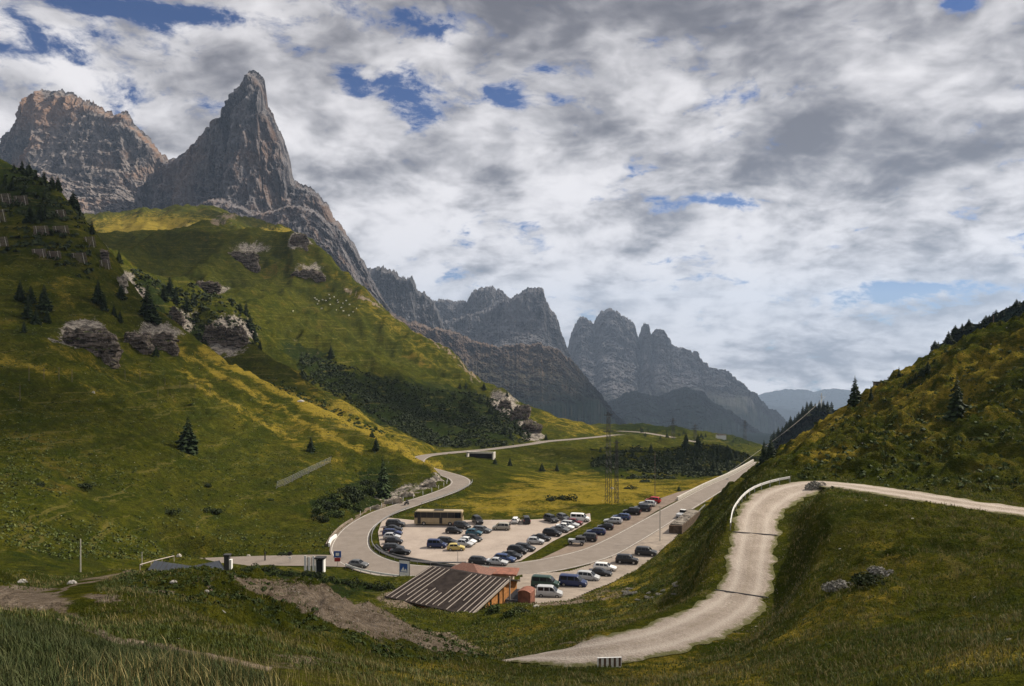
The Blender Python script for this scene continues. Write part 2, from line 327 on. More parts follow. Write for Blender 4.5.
def newmat(name):
    m = bpy.data.materials.new(name); m.use_nodes = True; t = NT(m.node_tree); t.N.clear()
    out = t.n('ShaderNodeOutputMaterial'); p = t.n('ShaderNodeBsdfPrincipled'); t.L.new(p.outputs[0], out.inputs[0])
    return m, t, p
def geo(t):
    g = t.n('ShaderNodeNewGeometry'); return g.outputs['Position'], g.outputs['Normal']
def ocoord(t): return t.n('ShaderNodeTexCoord').outputs['Object']
def simple(name, col, rough=.6, metal=0, var=.15, scale=6, spec=.5, bump=0, world=False, coat=0):
    if name in bpy.data.materials: return bpy.data.materials[name]
    m, t, p = newmat(name); v = geo(t)[0] if world else ocoord(t)
    n = t.noise(v, scale, 5, .6)
    c = t.mix(t.ramp(n, .3, .7), tuple(x*(1-var) for x in col), tuple(min(1, x*(1+var)) for x in col))
    t.set(p.inputs['Base Color'], c); p.inputs['Roughness'].default_value = rough; p.inputs['Metallic'].default_value = metal
    p.inputs['Specular IOR Level'].default_value = spec; p.inputs['Coat Weight'].default_value = coat
    if bump: t.L.new(t.bump(n, bump), p.inputs['Normal'])
    return m
M = {}
# terrain: attribute mask R bare gravel, G dry straw grass and painted-in sun, B shrub cover and painted-in shade, A rock
def terrain_mat():
    m, t, p = newmat('alpine_grass'); P, Nn = geo(t)
    at = t.n('ShaderNodeAttribute', attribute_name='mask'); sp = t.n('ShaderNodeSeparateColor'); t.L.new(at.outputs['Color'], sp.inputs[0])
    R, G, B, A = sp.outputs[0], sp.outputs[1], sp.outputs[2], at.outputs['Alpha']
    big = t.noise(P, .018, 4, .6); mid = t.noise(P, .11, 5, .65, .6); fine = t.noise(P, .9, 5, .7); vf = t.noise(P, 5., 3, .7)
    g1 = t.mix(t.ramp(mid, .35, .65), (.036,.046,.006), (.085,.082,.010))
    g1 = t.mix(t.ramp(fine, .40, .62, 0, .75), g1, (.022,.030,.006)); g1 = t.mix(t.ramp(vf, .5, .68, 0, .6), g1, (.018,.025,.006)); g1 = t.mix(t.ramp(t.noise(P, .28, 5, .7), .56, .66, 0, .6), g1, (.11,.105,.018))
    dry = t.mix(t.ramp(vf, .35, .65), (.29,.205,.034), (.165,.137,.018))
    dryf = t.m('ADD', t.m('MULTIPLY', G, .95), t.m('ADD', t.m('MULTIPLY', t.m('SUBTRACT', mid, .5), 2.0), t.m('MULTIPLY', t.m('SUBTRACT', fine, .5), 1.8)))
    g = t.mix(t.ramp(dryf, .30, .95), g1, dry)
    g = t.mix(t.ramp(t.m('ADD', t.m('MULTIPLY', t.m('SUBTRACT', big, .5), 1.2), mid), .62, .85, 0, .45), g, (.12,.075,.022))
    shr = t.mix(t.ramp(fine, .35, .65), (.010,.017,.006), (.026,.038,.010))
    g = t.mix(t.ramp(t.m('ADD', B, t.m('MULTIPLY', t.m('SUBTRACT', t.noise(P, .22, 5, .7), .5), 1.1)), .35, .6), g, shr)
    ter = t.noise(t.vm('ADD', t.mapping(P, (.02,.02,.85)), t.vm('SCALE', t.noise(P, .08, 3, out=1), 1.6)), 1.0, 5, .7)
    g = t.mix(t.ramp(ter, .50, .60, 0, .45), g, (.030,.032,.009)); g = t.mix(t.ramp(ter, .36, .42, .4, 0), g, (.17,.14,.045))
    gv = t.vor(P, 2.2); grav = t.mix(t.ramp(t.noise(P, 1.1, 6, .75), .3, .7), (.10,.075,.052), (.27,.215,.16))
    grav = t.mix(t.ramp(gv, .08, .2, .5, 0), grav, (.5,.46,.40))
    g = t.mix(t.ramp(t.m('ADD', R, t.m('MULTIPLY', t.m('SUBTRACT', fine, .5), 1.4)), .4, .62), g, grav)
    strat = t.noise(t.mapping(P, (.28,.28,.7)), 1.0, 6, .8, .8)
    rock = t.mix(t.ramp(strat, .38, .62), (.07,.062,.055), (.36,.32,.27))
    g = t.mix(t.ramp(t.m('ADD', A, t.m('MULTIPLY', t.m('SUBTRACT', fine, .5), 1.3)), .45, .62), g, rock)
    # tiny pale stones scattered in grass
    st = t.vor(P, .35); g = t.mix(t.ramp(st, .035, .05, .8, 0), g, (.42,.40,.36))
    t.set(p.inputs['Base Color'], g); p.inputs['Roughness'].default_value = 1; p.inputs['Specular IOR Level'].default_value = 0
    h = t.m('ADD', t.m('MULTIPLY', t.noise(P, .6, 6, .75), .8), t.m('MULTIPLY', t.noise(P, 3.2, 4, .7), .35))
    t.L.new(t.bump(h, 1.5, .9), p.inputs['Normal']); return m
M['terrain'] = terrain_mat()
def rock_mat(name, light, dark, warm, treeline, forest=(.005,.009,.007), grass=(.026,.030,.016), ts=1.0, wamt=.5, meadow=0.):
    """pale dolomite; z in metres above the eye, scree and forest below the treeline"""
    m, t, p = newmat(name); P, Nn = geo(t); sx = t.n('ShaderNodeSeparateXYZ'); t.L.new(P, sx.inputs[0]); z = sx.outputs[2]
    sn = t.n('ShaderNodeSeparateXYZ'); t.L.new(Nn, sn.inputs[0]); nz = sn.outputs[2]
    vert = t.noise(t.mapping(P, (.02*ts,.02*ts,.004*ts)), 1, 5, .72, .7); strat = t.noise(t.mapping(P, (.003*ts,.003*ts,.028*ts)), 1, 4, .7, .5); fine = t.noise(P, .035*ts, 6, .75)
    c = t.mix(t.ramp(vert, .42, .58), dark, light)
    c = t.mix(t.ramp(strat, .5, .7, 0, .35), c, tuple(x*.62 for x in dark))
    c = t.mix(t.ramp(fine, .52, .66, 0, .85), c, tuple(min(1, x*1.35) for x in light))
    c = t.mix(t.ramp(t.noise(P, .0035*ts, 3, .6, .5), .45, .65, 0, wamt), c, warm)
    ledge = t.ramp(t.m('ADD', nz, t.m('MULTIPLY', t.m('SUBTRACT', fine, .5), .8)), .45, .75)
    c = t.mix(t.m('MULTIPLY', ledge, .55), c, tuple(x*1.25 for x in light))  # upward-facing ledges painted lighter, as highlights in the colour
    zz = t.m('ADD', z, t.m('MULTIPLY', t.m('SUBTRACT', t.noise(P, .006*ts, 5, .65), .5), 260/ts))
    soft = t.ramp(t.m('ADD', nz, t.m('MULTIPLY', t.m('SUBTRACT', fine, .5), .9)), .30, .58)
    low = t.ramp(zz, treeline-50, treeline+70, 1, 0)
    c = t.mix(t.m('MULTIPLY', low, t.m('MULTIPLY', soft, .7)), c, grass)
    low2 = t.ramp(zz, treeline-160, treeline-40, 1, 0)
    fo = t.mix(t.ramp(t.noise(P, .09*ts, 5, .7), .4, .6), forest, tuple(x*1.7 for x in forest))
    c = t.mix(t.m('MULTIPLY', low2, t.ramp(soft, 0, .6, .8, 1)), c, fo)
    t.set(p.inputs['Base Color'], c); p.inputs['Roughness'].default_value = .95; p.inputs['Specular IOR Level'].default_value = 0
    h = t.m('ADD', t.m('MULTIPLY', vert, .7), t.m('ADD', t.m('MULTIPLY', fine, .5), t.m('MULTIPLY', strat, .5)))
    t.L.new(t.bump(h, 34/ts, .8), p.inputs['Normal']); return m
M['rockE'] = rock_mat('dolomite_rock', (.15,.142,.145), (.026,.025,.030), (.23,.145,.095), 150, ts=1.3, wamt=.45)
M['rockL'] = rock_mat('dolomite_cliff', (.18,.16,.15), (.034,.032,.036), (.27,.165,.105), 100, ts=1.3, wamt=.75)
M['rockF'] = rock_mat('far_dolomite_rock', (.115,.113,.118), (.03,.031,.036), (.10,.085,.075), -340, ts=.8, wamt=.3)
M['rockR'] = rock_mat('reddish_mountain_rock', (.115,.09,.075), (.035,.03,.028), (.17,.11,.07), -60, ts=1.4, wamt=.5)
M['rockB'] = rock_mat('wooded_mountainside', (.09,.085,.08), (.03,.03,.03), (.09,.07,.05), 400, ts=1.)
M['rockG'] = rock_mat('distant_mountain', (.2,.18,.17), (.06,.07,.06), (.15,.12,.1), 100, ts=.4)
M['wood_hill'] = rock_mat('forest_hill', (.16,.15,.13), (.05,.045,.04), (.1,.08,.05), 500, ts=4)
def asphalt(name, a, b, sc=.5):
    m, t, p = newmat(name); P, _ = geo(t)
    n = t.noise(P, sc, 6, .7); f = t.noise(P, 9, 3, .7)
    c = t.mix(t.ramp(n, .3, .7), a, b); c = t.mix(t.ramp(f, .4, .7, 0, .35), c, tuple(min(1, x*1.4) for x in b))
    c = t.mix(t.ramp(t.noise(P, .13, 4, .7), .55, .7, 0, .35), c, tuple(x*.6 for x in a))
    t.set(p.inputs['Base Color'], c); p.inputs['Roughness'].default_value = .9; p.inputs['Specular IOR Level'].default_value = .2
    t.L.new(t.bump(f, .03, .6), p.inputs['Normal']); return m
M['asphalt'] = asphalt('worn_asphalt', (.155,.13,.108), (.20,.17,.145), .4)
M['lot'] = asphalt('pale_gravel_lot', (.26,.215,.18), (.34,.285,.24), .25)
M['shoulder'] = asphalt('brown_gravel_shoulder', (.12,.09,.07), (.20,.155,.12), .5)
M['lowlot'] = asphalt('gravel_roadside', (.17,.14,.115), (.28,.235,.19), .4)
def track_mat():
    m, t, p = newmat('white_gravel_track'); P, _ = geo(t)
    n = t.noise(P, .35, 6, .7, .3); f = t.noise(P, 4, 5, .8); v = t.vor(P, 5)
    c = t.mix(t.ramp(n, .3, .7), (.27,.225,.185), (.39,.335,.28)); c = t.mix(t.ramp(f, .4, .65, 0, .6), c, (.24,.19,.15))
    c = t.mix(t.ramp(v, .1, .25, .5, 0), c, (.52,.47,.41))
    at = t.n('ShaderNodeAttribute', attribute_name='lane'); ed = at.outputs['Fac']; rn = t.noise(P, .9, 5, .7)
    c = t.mix(t.ramp(t.m('ABSOLUTE', t.m('SUBTRACT', ed, .45)), .0, .25, .6, 0), c, (.46,.40,.34))
    c = t.mix(t.ramp(t.m('ADD', ed, t.m('MULTIPLY', t.m('SUBTRACT', rn, .5), .9)), .72, .95), c, (.11,.105,.04)); c = t.mix(t.ramp(t.m('ADD', t.m('MULTIPLY', ed, -1), t.m('MULTIPLY', rn, .7)), .22, .42, 0, .5), c, (.22,.18,.13))
    t.set(p.inputs['Base Color'], c); p.inputs['Roughness'].default_value = .95; p.inputs['Specular IOR Level'].default_value = .15
    t.L.new(t.bump(t.m('ADD', f, t.m('MULTIPLY', v, .5)), .12, .9), p.inputs['Normal']); return m
M['track'] = track_mat()
M['white'] = simple('white_paint', (.75,.74,.71), .6, var=.12)
M['line'] = simple('worn_road_paint', (.42,.40,.36), .7, var=.3, scale=1.5)
M['rail'] = simple('galvanised_steel', (.36,.36,.37), .55, .6, .2, world=True)
M['conc'] = simple('weathered_concrete', (.46,.43,.38), .9, 0, .2, 2, .2, .02)
M['dsteel'] = simple('dark_steel', (.055,.055,.058), .6, .4, .2)
M['bark'] = simple('bark', (.075,.055,.04), .95, 0, .3, 8, .1)
def leafmat(name, c1, c2, sc=1.2):
    m, t, p = newmat(name); P, _ = geo(t); n = t.noise(P, sc, 4, .7)
    t.set(p.inputs['Base Color'], t.mix(t.ramp(n, .35, .65), c1, c2)); p.inputs['Roughness'].default_value = .8; p.inputs['Specular IOR Level'].default_value = .15
    return m
M['spruce'] = leafmat('spruce_needles', (.012,.022,.009), (.032,.050,.016))
M['spruce2'] = leafmat('pale_spruce_needles', (.022,.038,.014), (.05,.075,.024))
M['shrub'] = leafmat('shrub_leaves', (.022,.036,.010), (.055,.075,.016))
M['shrubd'] = leafmat('dark_shrub_leaves', (.012,.02,.008), (.034,.046,.013))
M['greyshrub'] = leafmat('grey_flowering_leaves', (.10,.10,.075), (.30,.28,.25), 4)
# ------------------------------------------------------------------ terrain mesh
def px_of(V): Y = np.maximum(V[:, 1], .5); return CX+V[:, 0]/Y*F, CY-V[:, 2]/Y*F
def build_terrain():
    az = np.concatenate([np.linspace(-80, -36, 30)[:-1], np.linspace(-36, 36, 700), np.linspace(36, 80, 30)[1:]])
    r1 = np.geomspace(1.5, 60, 190)[:-1]; r2 = np.geomspace(60, 330, 400)[:-1]; r3 = np.geomspace(330, 1900, 260); r = np.concatenate([r1, r2, r3])
    Az, R = np.meshgrid(np.radians(az), r, indexing='ij'); x = R*np.sin(Az); y = R*np.cos(Az)
    z = terrain(x, y)
    V = np.stack([x, y, z], -1).reshape(-1, 3)
    o = mesh_np('ground', V, grid_faces(len(az), len(r))[:, ::-1], M['terrain'], None, True); tag(o, kind='structure')
    px, py = px_of(V); Y = V[:, 1]
    wob = fbm(V[:, 0]/14, V[:, 1]/14, V[:, 2]/14, 4); wx = fbm(V[:, 0]/5, V[:, 1]/5, V[:, 2]/5, 3)
    px = px+wob*16; py = py+wx*9
    C = np.zeros((len(V), 4))
    def blob(ch, cx, cy, rx, ry, val, y0=0, y1=5000, ang=0):
        a = rad(ang); m = max(rx, ry)*2; k0 = np.where((Y > y0) & (Y < y1) & (np.abs(px-cx) < m) & (np.abs(py-cy) < m))[0]; dx = (px[k0]-cx)*math.cos(a)+(py[k0]-cy)*math.sin(a); dy = -(px[k0]-cx)*math.sin(a)+(py[k0]-cy)*math.cos(a)
        C[k0, ch] = np.maximum(C[k0, ch], np.exp(-np.clip((dx/rx)**2+(dy/ry)**2, 0, 20)**1.5)*val)
    def band(ch, pts, w, val, y0=0, y1=5000):
        for i in range(len(pts)-1):
            p, q = pts[i], pts[i+1]; m = w*3; k0 = np.where((Y > y0) & (Y < y1) & (px > min(p[0], q[0])-m) & (px < max(p[0], q[0])+m) & (py > min(p[1], q[1])-m) & (py < max(p[1], q[1])+m))[0]
            d, t = seg_dist(px[k0], py[k0], p, q); C[k0, ch] = np.maximum(C[k0, ch], np.exp(-np.clip(d/w, 0, 5)**2)*val)
    for b in BLOBS: blob(*b)
    for b in BANDS: band(*b)
    a = o.data.attributes.new('mask', 'FLOAT_COLOR', 'POINT'); a.data.foreach_set('color', C.astype(np.float32).ravel())
    return o
BLOBS = [ # channel 0 gravel, 1 dry and painted sun, 2 shrub and painted shade, 3 rock
 (0,20,600,50,14,1.2,24,60),(0,105,600,24,7,.8,30,60),(0,165,592,20,4,.9,30,90),(0,215,590,16,4,.8,30,90),
 (0,350,612,62,17,1.5,45,100,22),(0,290,594,60,10,1.5,45,100,15),(0,410,628,50,14,1.5,45,100,20),(0,430,632,40,10,1.3,45,100,22),(0,470,645,40,8,.8,40,80,10),(0,400,600,24,9,1,90,130),
 (0,300,660,60,10,.55,20,60),(0,90,640,60,8,.5,18,60),(0,600,600,50,14,.5,110,160,-20),(0,560,602,30,8,.9,110,150),
 (1,600,492,120,20,.9,220,330),(1,520,500,40,24,.9,220,330),(1,720,490,50,18,.9,220,330),(1,560,478,60,14,.5,220,420),
 (1,570,422,50,14,.6,450,750,12),(1,330,390,130,12,.8,250,420,32),(1,430,455,60,12,.5,240,330,30),(1,300,440,90,30,.35,200,330,30),(1,400,330,110,18,.4,580,900,40),(1,150,228,75,16,1.0,950,1800),(3,190,230,26,8,.55,950,1800),(1,280,234,34,8,1.,1000,1500),
 (1,640,590,90,30,.45,70,160,-25),(1,600,640,60,14,.6,30,70),(1,660,600,60,20,.35,70,160),(1,700,672,140,22,.7,25,60,0),(1,960,640,90,40,.5,15,50),(1,860,600,60,16,.5,40,60,-15),(1,420,676,90,16,.6,20,50),
 (1,960,370,90,26,.6,120,200,-25),(1,820,425,60,14,.7,150,220,-30),(1,830,455,40,10,.5,110,180,-10),(1,80,360,80,24,.4,250,400,15),(1,60,300,60,30,.3,300,420),
 (2,430,412,90,30,1.1,430,640,14),(2,330,375,60,14,1.1,460,620,35),(2,380,395,50,18,1.1,430,640,20),(2,480,415,50,20,1.,430,680,30),
 (2,690,462,60,14,.85,330,480),(2,610,465,26,12,.8,350,520),(2,640,455,30,10,.4,350,520),(2,560,462,30,6,.45,350,520),(2,650,428,60,8,.7,750,1300),(2,740,440,36,9,.6,750,1300),
 (2,250,385,26,9,.7,365,460,36),(2,300,408,26,8,.7,350,440,36),(2,360,434,26,7,.7,330,420,36),(2,205,355,20,9,.7,370,480,36),  # dark green cover, also painted in as the gully's shade
 (2,370,490,36,20,.9,200,280,-35),(2,325,506,20,12,.7,190,260),(2,20,190,60,24,.9,350,600,35),(2,190,335,50,20,.75,410,560),(2,150,300,24,30,.8,430,560),(2,230,285,40,12,.4,560,900),(2,180,260,40,14,.35,560,900),
 (1,510,505,70,12,.8,205,260),(1,930,400,110,50,.55,100,200),(1,850,640,180,40,.5,20,60),(1,640,560,60,24,.5,110,170,-40),(1,620,590,70,24,.6,80,160,-30),(1,900,560,60,20,.5,45,75),(1,700,640,80,20,.6,40,60,-20),(2,300,580,90,12,.9,110,150,10),(2,50,480,90,10,.4,120,240),(2,40,560,60,20,.45,60,160),  # dry spots on the right slopes: ochre grass plus painted-in sunlight
 (2,950,440,110,40,.3,90,170,-20),(2,800,470,60,5,.4,105,160),(2,885,520,80,14,.35,50,90),
 (3,85,332,26,14,1.1,270,360),(3,155,333,24,12,1.1,270,360),(3,180,325,18,20,.9,440,560),(3,232,330,24,16,1.2,440,560),(3,225,345,20,12,1.,440,560),
 (3,510,410,26,14,1.05,560,720,50),(3,530,430,18,9,1.05,500,640,50),(3,300,240,14,9,1.0,800,1000),(3,250,248,24,8,.75,750,950),(3,310,268,20,6,.75,700,900),(3,215,290,16,6,.7,600,900),
 (3,130,290,12,26,.9,380,560,-30),(3,60,345,30,8,.8,270,360),(3,395,495,30,7,.85,225,262,-28),(3,430,482,24,6,.8,225,262,-30),(3,108,255,8,24,.8,390,460,-30),
]
BANDS = [
 (0,[(150,240),(210,225),(240,212)],4,.7,900,1800),(0,[(165,250),(200,240),(225,226)],3,.6,900,1800),
 (0,[(330,545),(345,526),(366,512),(396,500)],2.5,.9,150,260),(0,[(560,645),(600,640),(680,622),(715,590)],2.5,.6,45,90),
 (0,[(345,290),(390,310),(450,352),(478,380)],2.2,.8,560,900),(0,[(285,330),(300,340),(320,365)],1.5,.5,560,900),
 (1,[(206,349),(271,384),(337,417),(400,448),(440,470)],7,1.1,250,420),(1,[(170,345),(230,380),(300,420),(360,450)],4,.9,230,400),(1,[(180,370),(240,410),(290,440)],4,.8,230,400),
 (1,[(293,373),(359,412),(413,442)],5,.7,350,480),(1,[(0,360),(60,375),(110,395)],6,.6,200,400),
 (0,[(50,612),(120,640),(200,655),(270,668)],4,.8,18,40),(0,[(60,592),(75,583),(120,574),(150,566)],2,1.,40,110),
]
TERRAIN = build_terrain()
# ------------------------------------------------------------------ road strips
def strip(name, L, mat, off=0.0, a=-1, b=1, inset=0., n=5, crown=.0):
    V = []; L = np.asarray(L)
    for i in range(len(L)):
        t = L[min(i+1, len(L)-1)][:2]-L[max(i-1, 0)][:2]; t = t/np.linalg.norm(t); nx, ny = t[1], -t[0]
        for k in range(n):
            f = a+(b-a)*k/(n-1); w = f*(L[i][3]) if inset == 0 else math.copysign(1, f)*(L[i][3]-inset)+(k/(n-1)-.5)*.17
            V.append((L[i][0]+nx*w, L[i][1]+ny*w, L[i][2]+off+crown*(1-f*f)))
    o = mesh_np(name, V, grid_faces(len(L), n)[:, ::-1], mat, None, True); tag(o, kind='structure'); return o
def fine(L, s=1.0): return catmull(L, s)
MAINF, SIDEF, FARF, TRKF, DIRTF = fine(MAIN), fine(SIDE), fine(FAR2, 4), fine(TRK, .5), fine(DIRT, .5)
strip('road', MAINF, M['asphalt'], .0); strip('side_road', SIDEF, M['asphalt'], -.006); strip('distant_road', FARF, M['asphalt'])
nf = len(MAINF)-150
strip('road_edge_line', MAINF[:nf], M['line'], .012, 1, 1, .45, 2); strip('road_edge_line', MAINF[12:nf], M['line'], .012, -1, -1, .45, 2)
# gravel track with ragged edges
def ragged():
    V = []; L = TRKF; n = 13
    for i in range(len(L)):
        t = L[min(i+1, len(L)-1)][:2]-L[max(i-1, 0)][:2]; t = t/np.linalg.norm(t); nx, ny = t[1], -t[0]
        e0 = float(fbm(np.array([i*.17]), np.array([1.]), np.array([0.]), 3)[0])*1.4; e1 = float(fbm(np.array([i*.17]), np.array([7.]), np.array([0.]), 3)[0])*1.4
        for k in range(n):
            f = -1+2*k/(n-1); w = f*L[i][3]+(e0 if f < 0 else e1)*abs(f)**3
            rut = -.05*math.exp(-((abs(f)-.45)/.15)**2)
            V.append((L[i][0]+nx*w, L[i][1]+ny*w, L[i][2]+rut+.06*float(perlin(np.array([i*.15]), np.array([k*.5]), np.array([0.]))[0])-.1*abs(f)**6))
    o = mesh_np('gravel_track', V, grid_faces(len(L), n)[:, ::-1], M['track'], None, True); tag(o, kind='structure')
    a_ = o.data.attributes.new('lane', 'FLOAT', 'POINT'); a_.data.foreach_set('value', np.tile(np.abs(np.linspace(-1, 1, n)), len(L)).astype(np.float32))
ragged()
def pad(name, P, zf, mat, off):
    o = obj_py(name, [(x, y, float(zf(x, y))+off) for x, y in P], [list(range(len(P)))], mat); tag(o, kind='structure'); return o
pad('parking_lot', LOT, ZP, M['lot'], -.02); pad('road_shoulder', SHOULDER, ZP, M['shoulder'], -.03)
# the lower roadside: two planes
def lowpad():
    n = 26; xs = np.linspace(-2, 46, 97); ys = np.linspace(121, 212, 183); X, Yg = np.meshgrid(xs, ys, indexing='ij')
    V = np.stack([X, Yg, zlow(X, Yg)-.02], -1).reshape(-1, 3); ins = inside(V[:, 0], V[:, 1], LOW)
    Fc = grid_faces(97, 183)[:, ::-1]; Fc = Fc[ins[Fc].all(1)]
    o = mesh_np('gravel_roadside', V, Fc, M['lowlot']); tag(o, kind='structure')
lowpad()
# ------------------------------------------------------------------ mountains
def densify(pts, n):
    P = np.array(pts, float); d = np.r_[0, np.cumsum(np.hypot(np.diff(P[:, 0]), np.diff(P[:, 1])*1.))]
    t = np.linspace(0, d[-1], n); return np.stack([np.interp(t, d, P[:, k]) for k in range(P.shape[1])], -1)
def mountain(name, crest, Y, base_z, run, run_back, mat, nu=420, nv=150, amp=60, L=220, seed=0, cliff=.6, crun=.28, jag=1.2, lean=0., talus=.6):
    C = densify([(p[0], p[1], p[2] if len(p) > 2 else Y) for p in crest], nu)
    jy = fbm(np.arange(nu)*.09+seed*7, np.full(nu, seed+.5), np.zeros(nu), 5, .6)*jag*5.5
    C[:, 1] += jy+np.abs(fbm(np.arange(nu)*.33+seed, np.full(nu, seed+2.5), np.zeros(nu), 3, .6))*jag*4.5-jag*1.2
    P = np.stack([(C[:, 0]-CX)/F*C[:, 2], C[:, 2], -(C[:, 1]-CY)/F*C[:, 2]], -1)
    vs = np.r_[np.linspace(0, 1, nv)]; nb = 14
    drop = np.where(vs < .55, vs/.55*cliff, cliff+(vs-.55)/.45*(1-cliff)); rn = np.where(vs < .55, (vs/.55)**1.25*crun, crun+((vs-.55)/.45)**1.1*(1-crun))
    H = P[:, 2]-base_z; H = np.maximum(H, 5)
    hn = (H/np.max(H))[:, None]
    Z = P[:, 2][:, None]-H[:, None]*drop[None]; Yv = P[:, 1][:, None]-run*rn[None]*(.35+.65*hn); X = P[:, 0][:, None]*(Yv/P[:, 1][:, None])**.93+lean*run*rn[None]
    s = seed*13.7
    rid = fbm(X/L+s, Yv/L, Z/(L*4.5), 6, .58, ridged=True); cl = fbm(X/(L*.35)+s, Yv/(L*.35), Z/(L*1.9)+3, 5, .62, ridged=True)
    st = fbm(X/(L*1.6)+s, Yv/(L*1.6), Z/(L*.10), 4, .6)
    tal = (1-talus*0-smooth(.72, .95, vs)*(1-talus))[None]; edge = (.25+.75*smooth(0, .08, vs))[None]
    fr = fbm(X/(L*.12)+s, Yv/(L*.12), Z/(L*.42)+3, 4, .65, ridged=True); stp = Z/(L*.23)+fbm(X/(L*2), Yv/(L*2), Z/(L*2), 3)*2.5; stp = np.abs((stp % 1)-.5)*2-.5
    Dn = (rid*1.0+cl*.8+fr*.36+st*.22+stp*.06)*amp*tal*edge
    Yv = Yv-Dn*.8; Z = Z+Dn*.12; X = X+fbm(X/L+5, Z/L, Yv/L, 4)*amp*.10*edge
    Bk = np.linspace(0, 1, nb)[1:][::-1]
    Xb = P[:, 0][:, None]+0*Bk; Yb = P[:, 1][:, None]+run_back*Bk[None]**1.1*(.3+.7*hn); Zb = P[:, 2][:, None]-H[:, None]*(Bk[None]**.8)
    nz_ = fbm(Xb/L, Yb/L, Zb/L, 4)*amp*.6*np.minimum(1, Bk*4)[None]; Yb = Yb+nz_
    sk = np.linspace(0, 1, 23)[1:][None]; kw = 61; sm = lambda a: np.convolve(np.pad(a, kw//2, mode='edge'), np.ones(kw)/kw, 'valid')[:, None]; bl = smooth(0, .35, sk); y0_ = Yv[:, -1:]*(1-bl)+sm(Yv[:, -1])*bl; z0_ = Z[:, -1:]*(1-bl)+sm(Z[:, -1])*bl; ys_ = y0_-run*1.3*sk; xs_ = X[:, -1:]*(ys_/Yv[:, -1:])**.9; zs_ = z0_-(run*.55)*sk**1.1
    zs_ = zs_+fbm(xs_/L*1.4, ys_/L*1.4, zs_*0+seed, 5, .6, ridged=True)*amp*.55*np.minimum(1, sk*3)
    zs_ = zs_+fbm(xs_/L*5, ys_/L*5, zs_*0+seed, 4, .6)*amp*.35*np.minimum(1, sk*4)
    Xa = np.concatenate([Xb, X, xs_], 1); Ya = np.concatenate([Yb, Yv, ys_], 1); Za = np.concatenate([Zb, Z, zs_], 1)
    V = np.stack([Xa, Ya, Za], -1).reshape(-1, 3)
    o = mesh_np(name, V, grid_faces(nu, nv+nb-1+22), mat, None, False); tag(o, kind='structure'); return o
mountain('mountain', [(-140,260),(-90,225),(-40,190),(0,151),(12,138),(22,130),(30,117),(36,106),(46,97),(60,92),(70,94),(82,97),(95,105),(106,113),(114,113),(120,119),(130,117),(140,130),(150,138),(158,149),(166,158),(176,166),(190,176),(205,195),(220,230)], 3250, 380, 620, 500, M['rockL'], amp=85, L=260, seed=1, jag=1.7)
mountain('mountain', [(120,262),(140,225),(150,196),(160,172),(170,163),(180,158),(190,151),(198,143),(205,139),(212,129),(218,127),(222,120),(230,116),(233,112),(234,100),(236,92),(240,90),(244,88),(247,80),(252,74),(257,73),(262,77),(266,83),(268,92),(269,108),(274,116),(279,128),(284,138),(288,150),(292,164),(295,181),(303,187),(312,190),(322,200),(331,208),(335,219),(343,228),(350,240),(357,249),(362,259),(369,272),(378,290),(395,318),(420,350),(450,385)], 2950, 80, 700, 500, M['rockE'], nu=560, nv=170, amp=90, L=200, seed=2, jag=.9, cliff=.62)
mountain('mountain', [(150,262),(165,235),(180,222),(200,205),(225,200),(240,206),(262,215),(285,208),(300,206),(318,212),(334,228),(345,250),(355,268),(370,300)], 2550, 150, 420, 400, M['rockE'], nu=360, amp=55, L=170, seed=3, jag=.8)
mountain('mountain', [(330,240),(350,256),(366,270),(380,270),(392,271),(402,279),(409,280),(413,277),(417,290),(425,294),(432,300),(437,310),(443,325),(452,345),(468,372),(490,400)], 4300, -150, 700, 600, M['rockF'], amp=90, L=300, seed=4, jag=1.4)
mountain('mountain', [(400,330),(415,308),(428,303),(440,301),(455,301),(468,301),(472,293),(480,289),(492,287),(502,291),(508,298),(516,301),(530,310),(545,330)], 5400, -100, 800, 700, M['rockF'], amp=80, L=350, seed=5, jag=.8)
mountain('mountain', [(420,345),(440,325),(460,318),(480,312),(500,304),(515,297),(524,291),(535,288),(543,290),(546,302),(550,310),(556,316),(560,330),(565,345),(572,362),(585,380),(605,405)], 4900, -150, 700, 700, M['rockF'], amp=90, L=330, seed=6, jag=1.0, crun=.22)
mountain('mountain', [(360,300),(385,310),(410,322),(435,329),(455,332),(478,343),(500,347),(520,345),(540,345),(552,349),(562,354),(572,362),(580,370),(590,386),(600,398),(612,413),(628,430),(640,445)], 3300, -220, 800, 600, M['rockR'], amp=70, L=210, seed=7, jag=1.0, cliff=.5, crun=.3)
mountain('mountain', [(545,385),(558,365),(568,348),(571,334),(574,326),(579,318),(583,316),(587,323),(593,327),(597,317),(602,312),(610,310),(618,313),(627,319),(632,322),(634,336),(637,344),(638,338),(641,327),(644,323),(646,330),(649,340),(651,334),(655,329),(661,331),(664,337),(668,344),(680,350),(692,353),(700,365),(712,369),(721,372),(727,380),(738,384),(745,394),(755,403),(765,412),(776,421),(786,431),(800,445),(820,462)], 6400, -400, 1500, 900, M['rockF'], nu=560, nv=190, amp=150, L=420, seed=8, jag=1.3, cliff=.55, crun=.3)
mountain('mountain', [(560,455),(585,425),(605,405),(630,392),(655,398),(680,388),(700,393),(715,405),(735,418),(755,432),(775,446),(790,460)], 4700, -420, 900, 700, M['rockB'], amp=90, L=330, seed=9, jag=.7, cliff=.4, crun=.35)
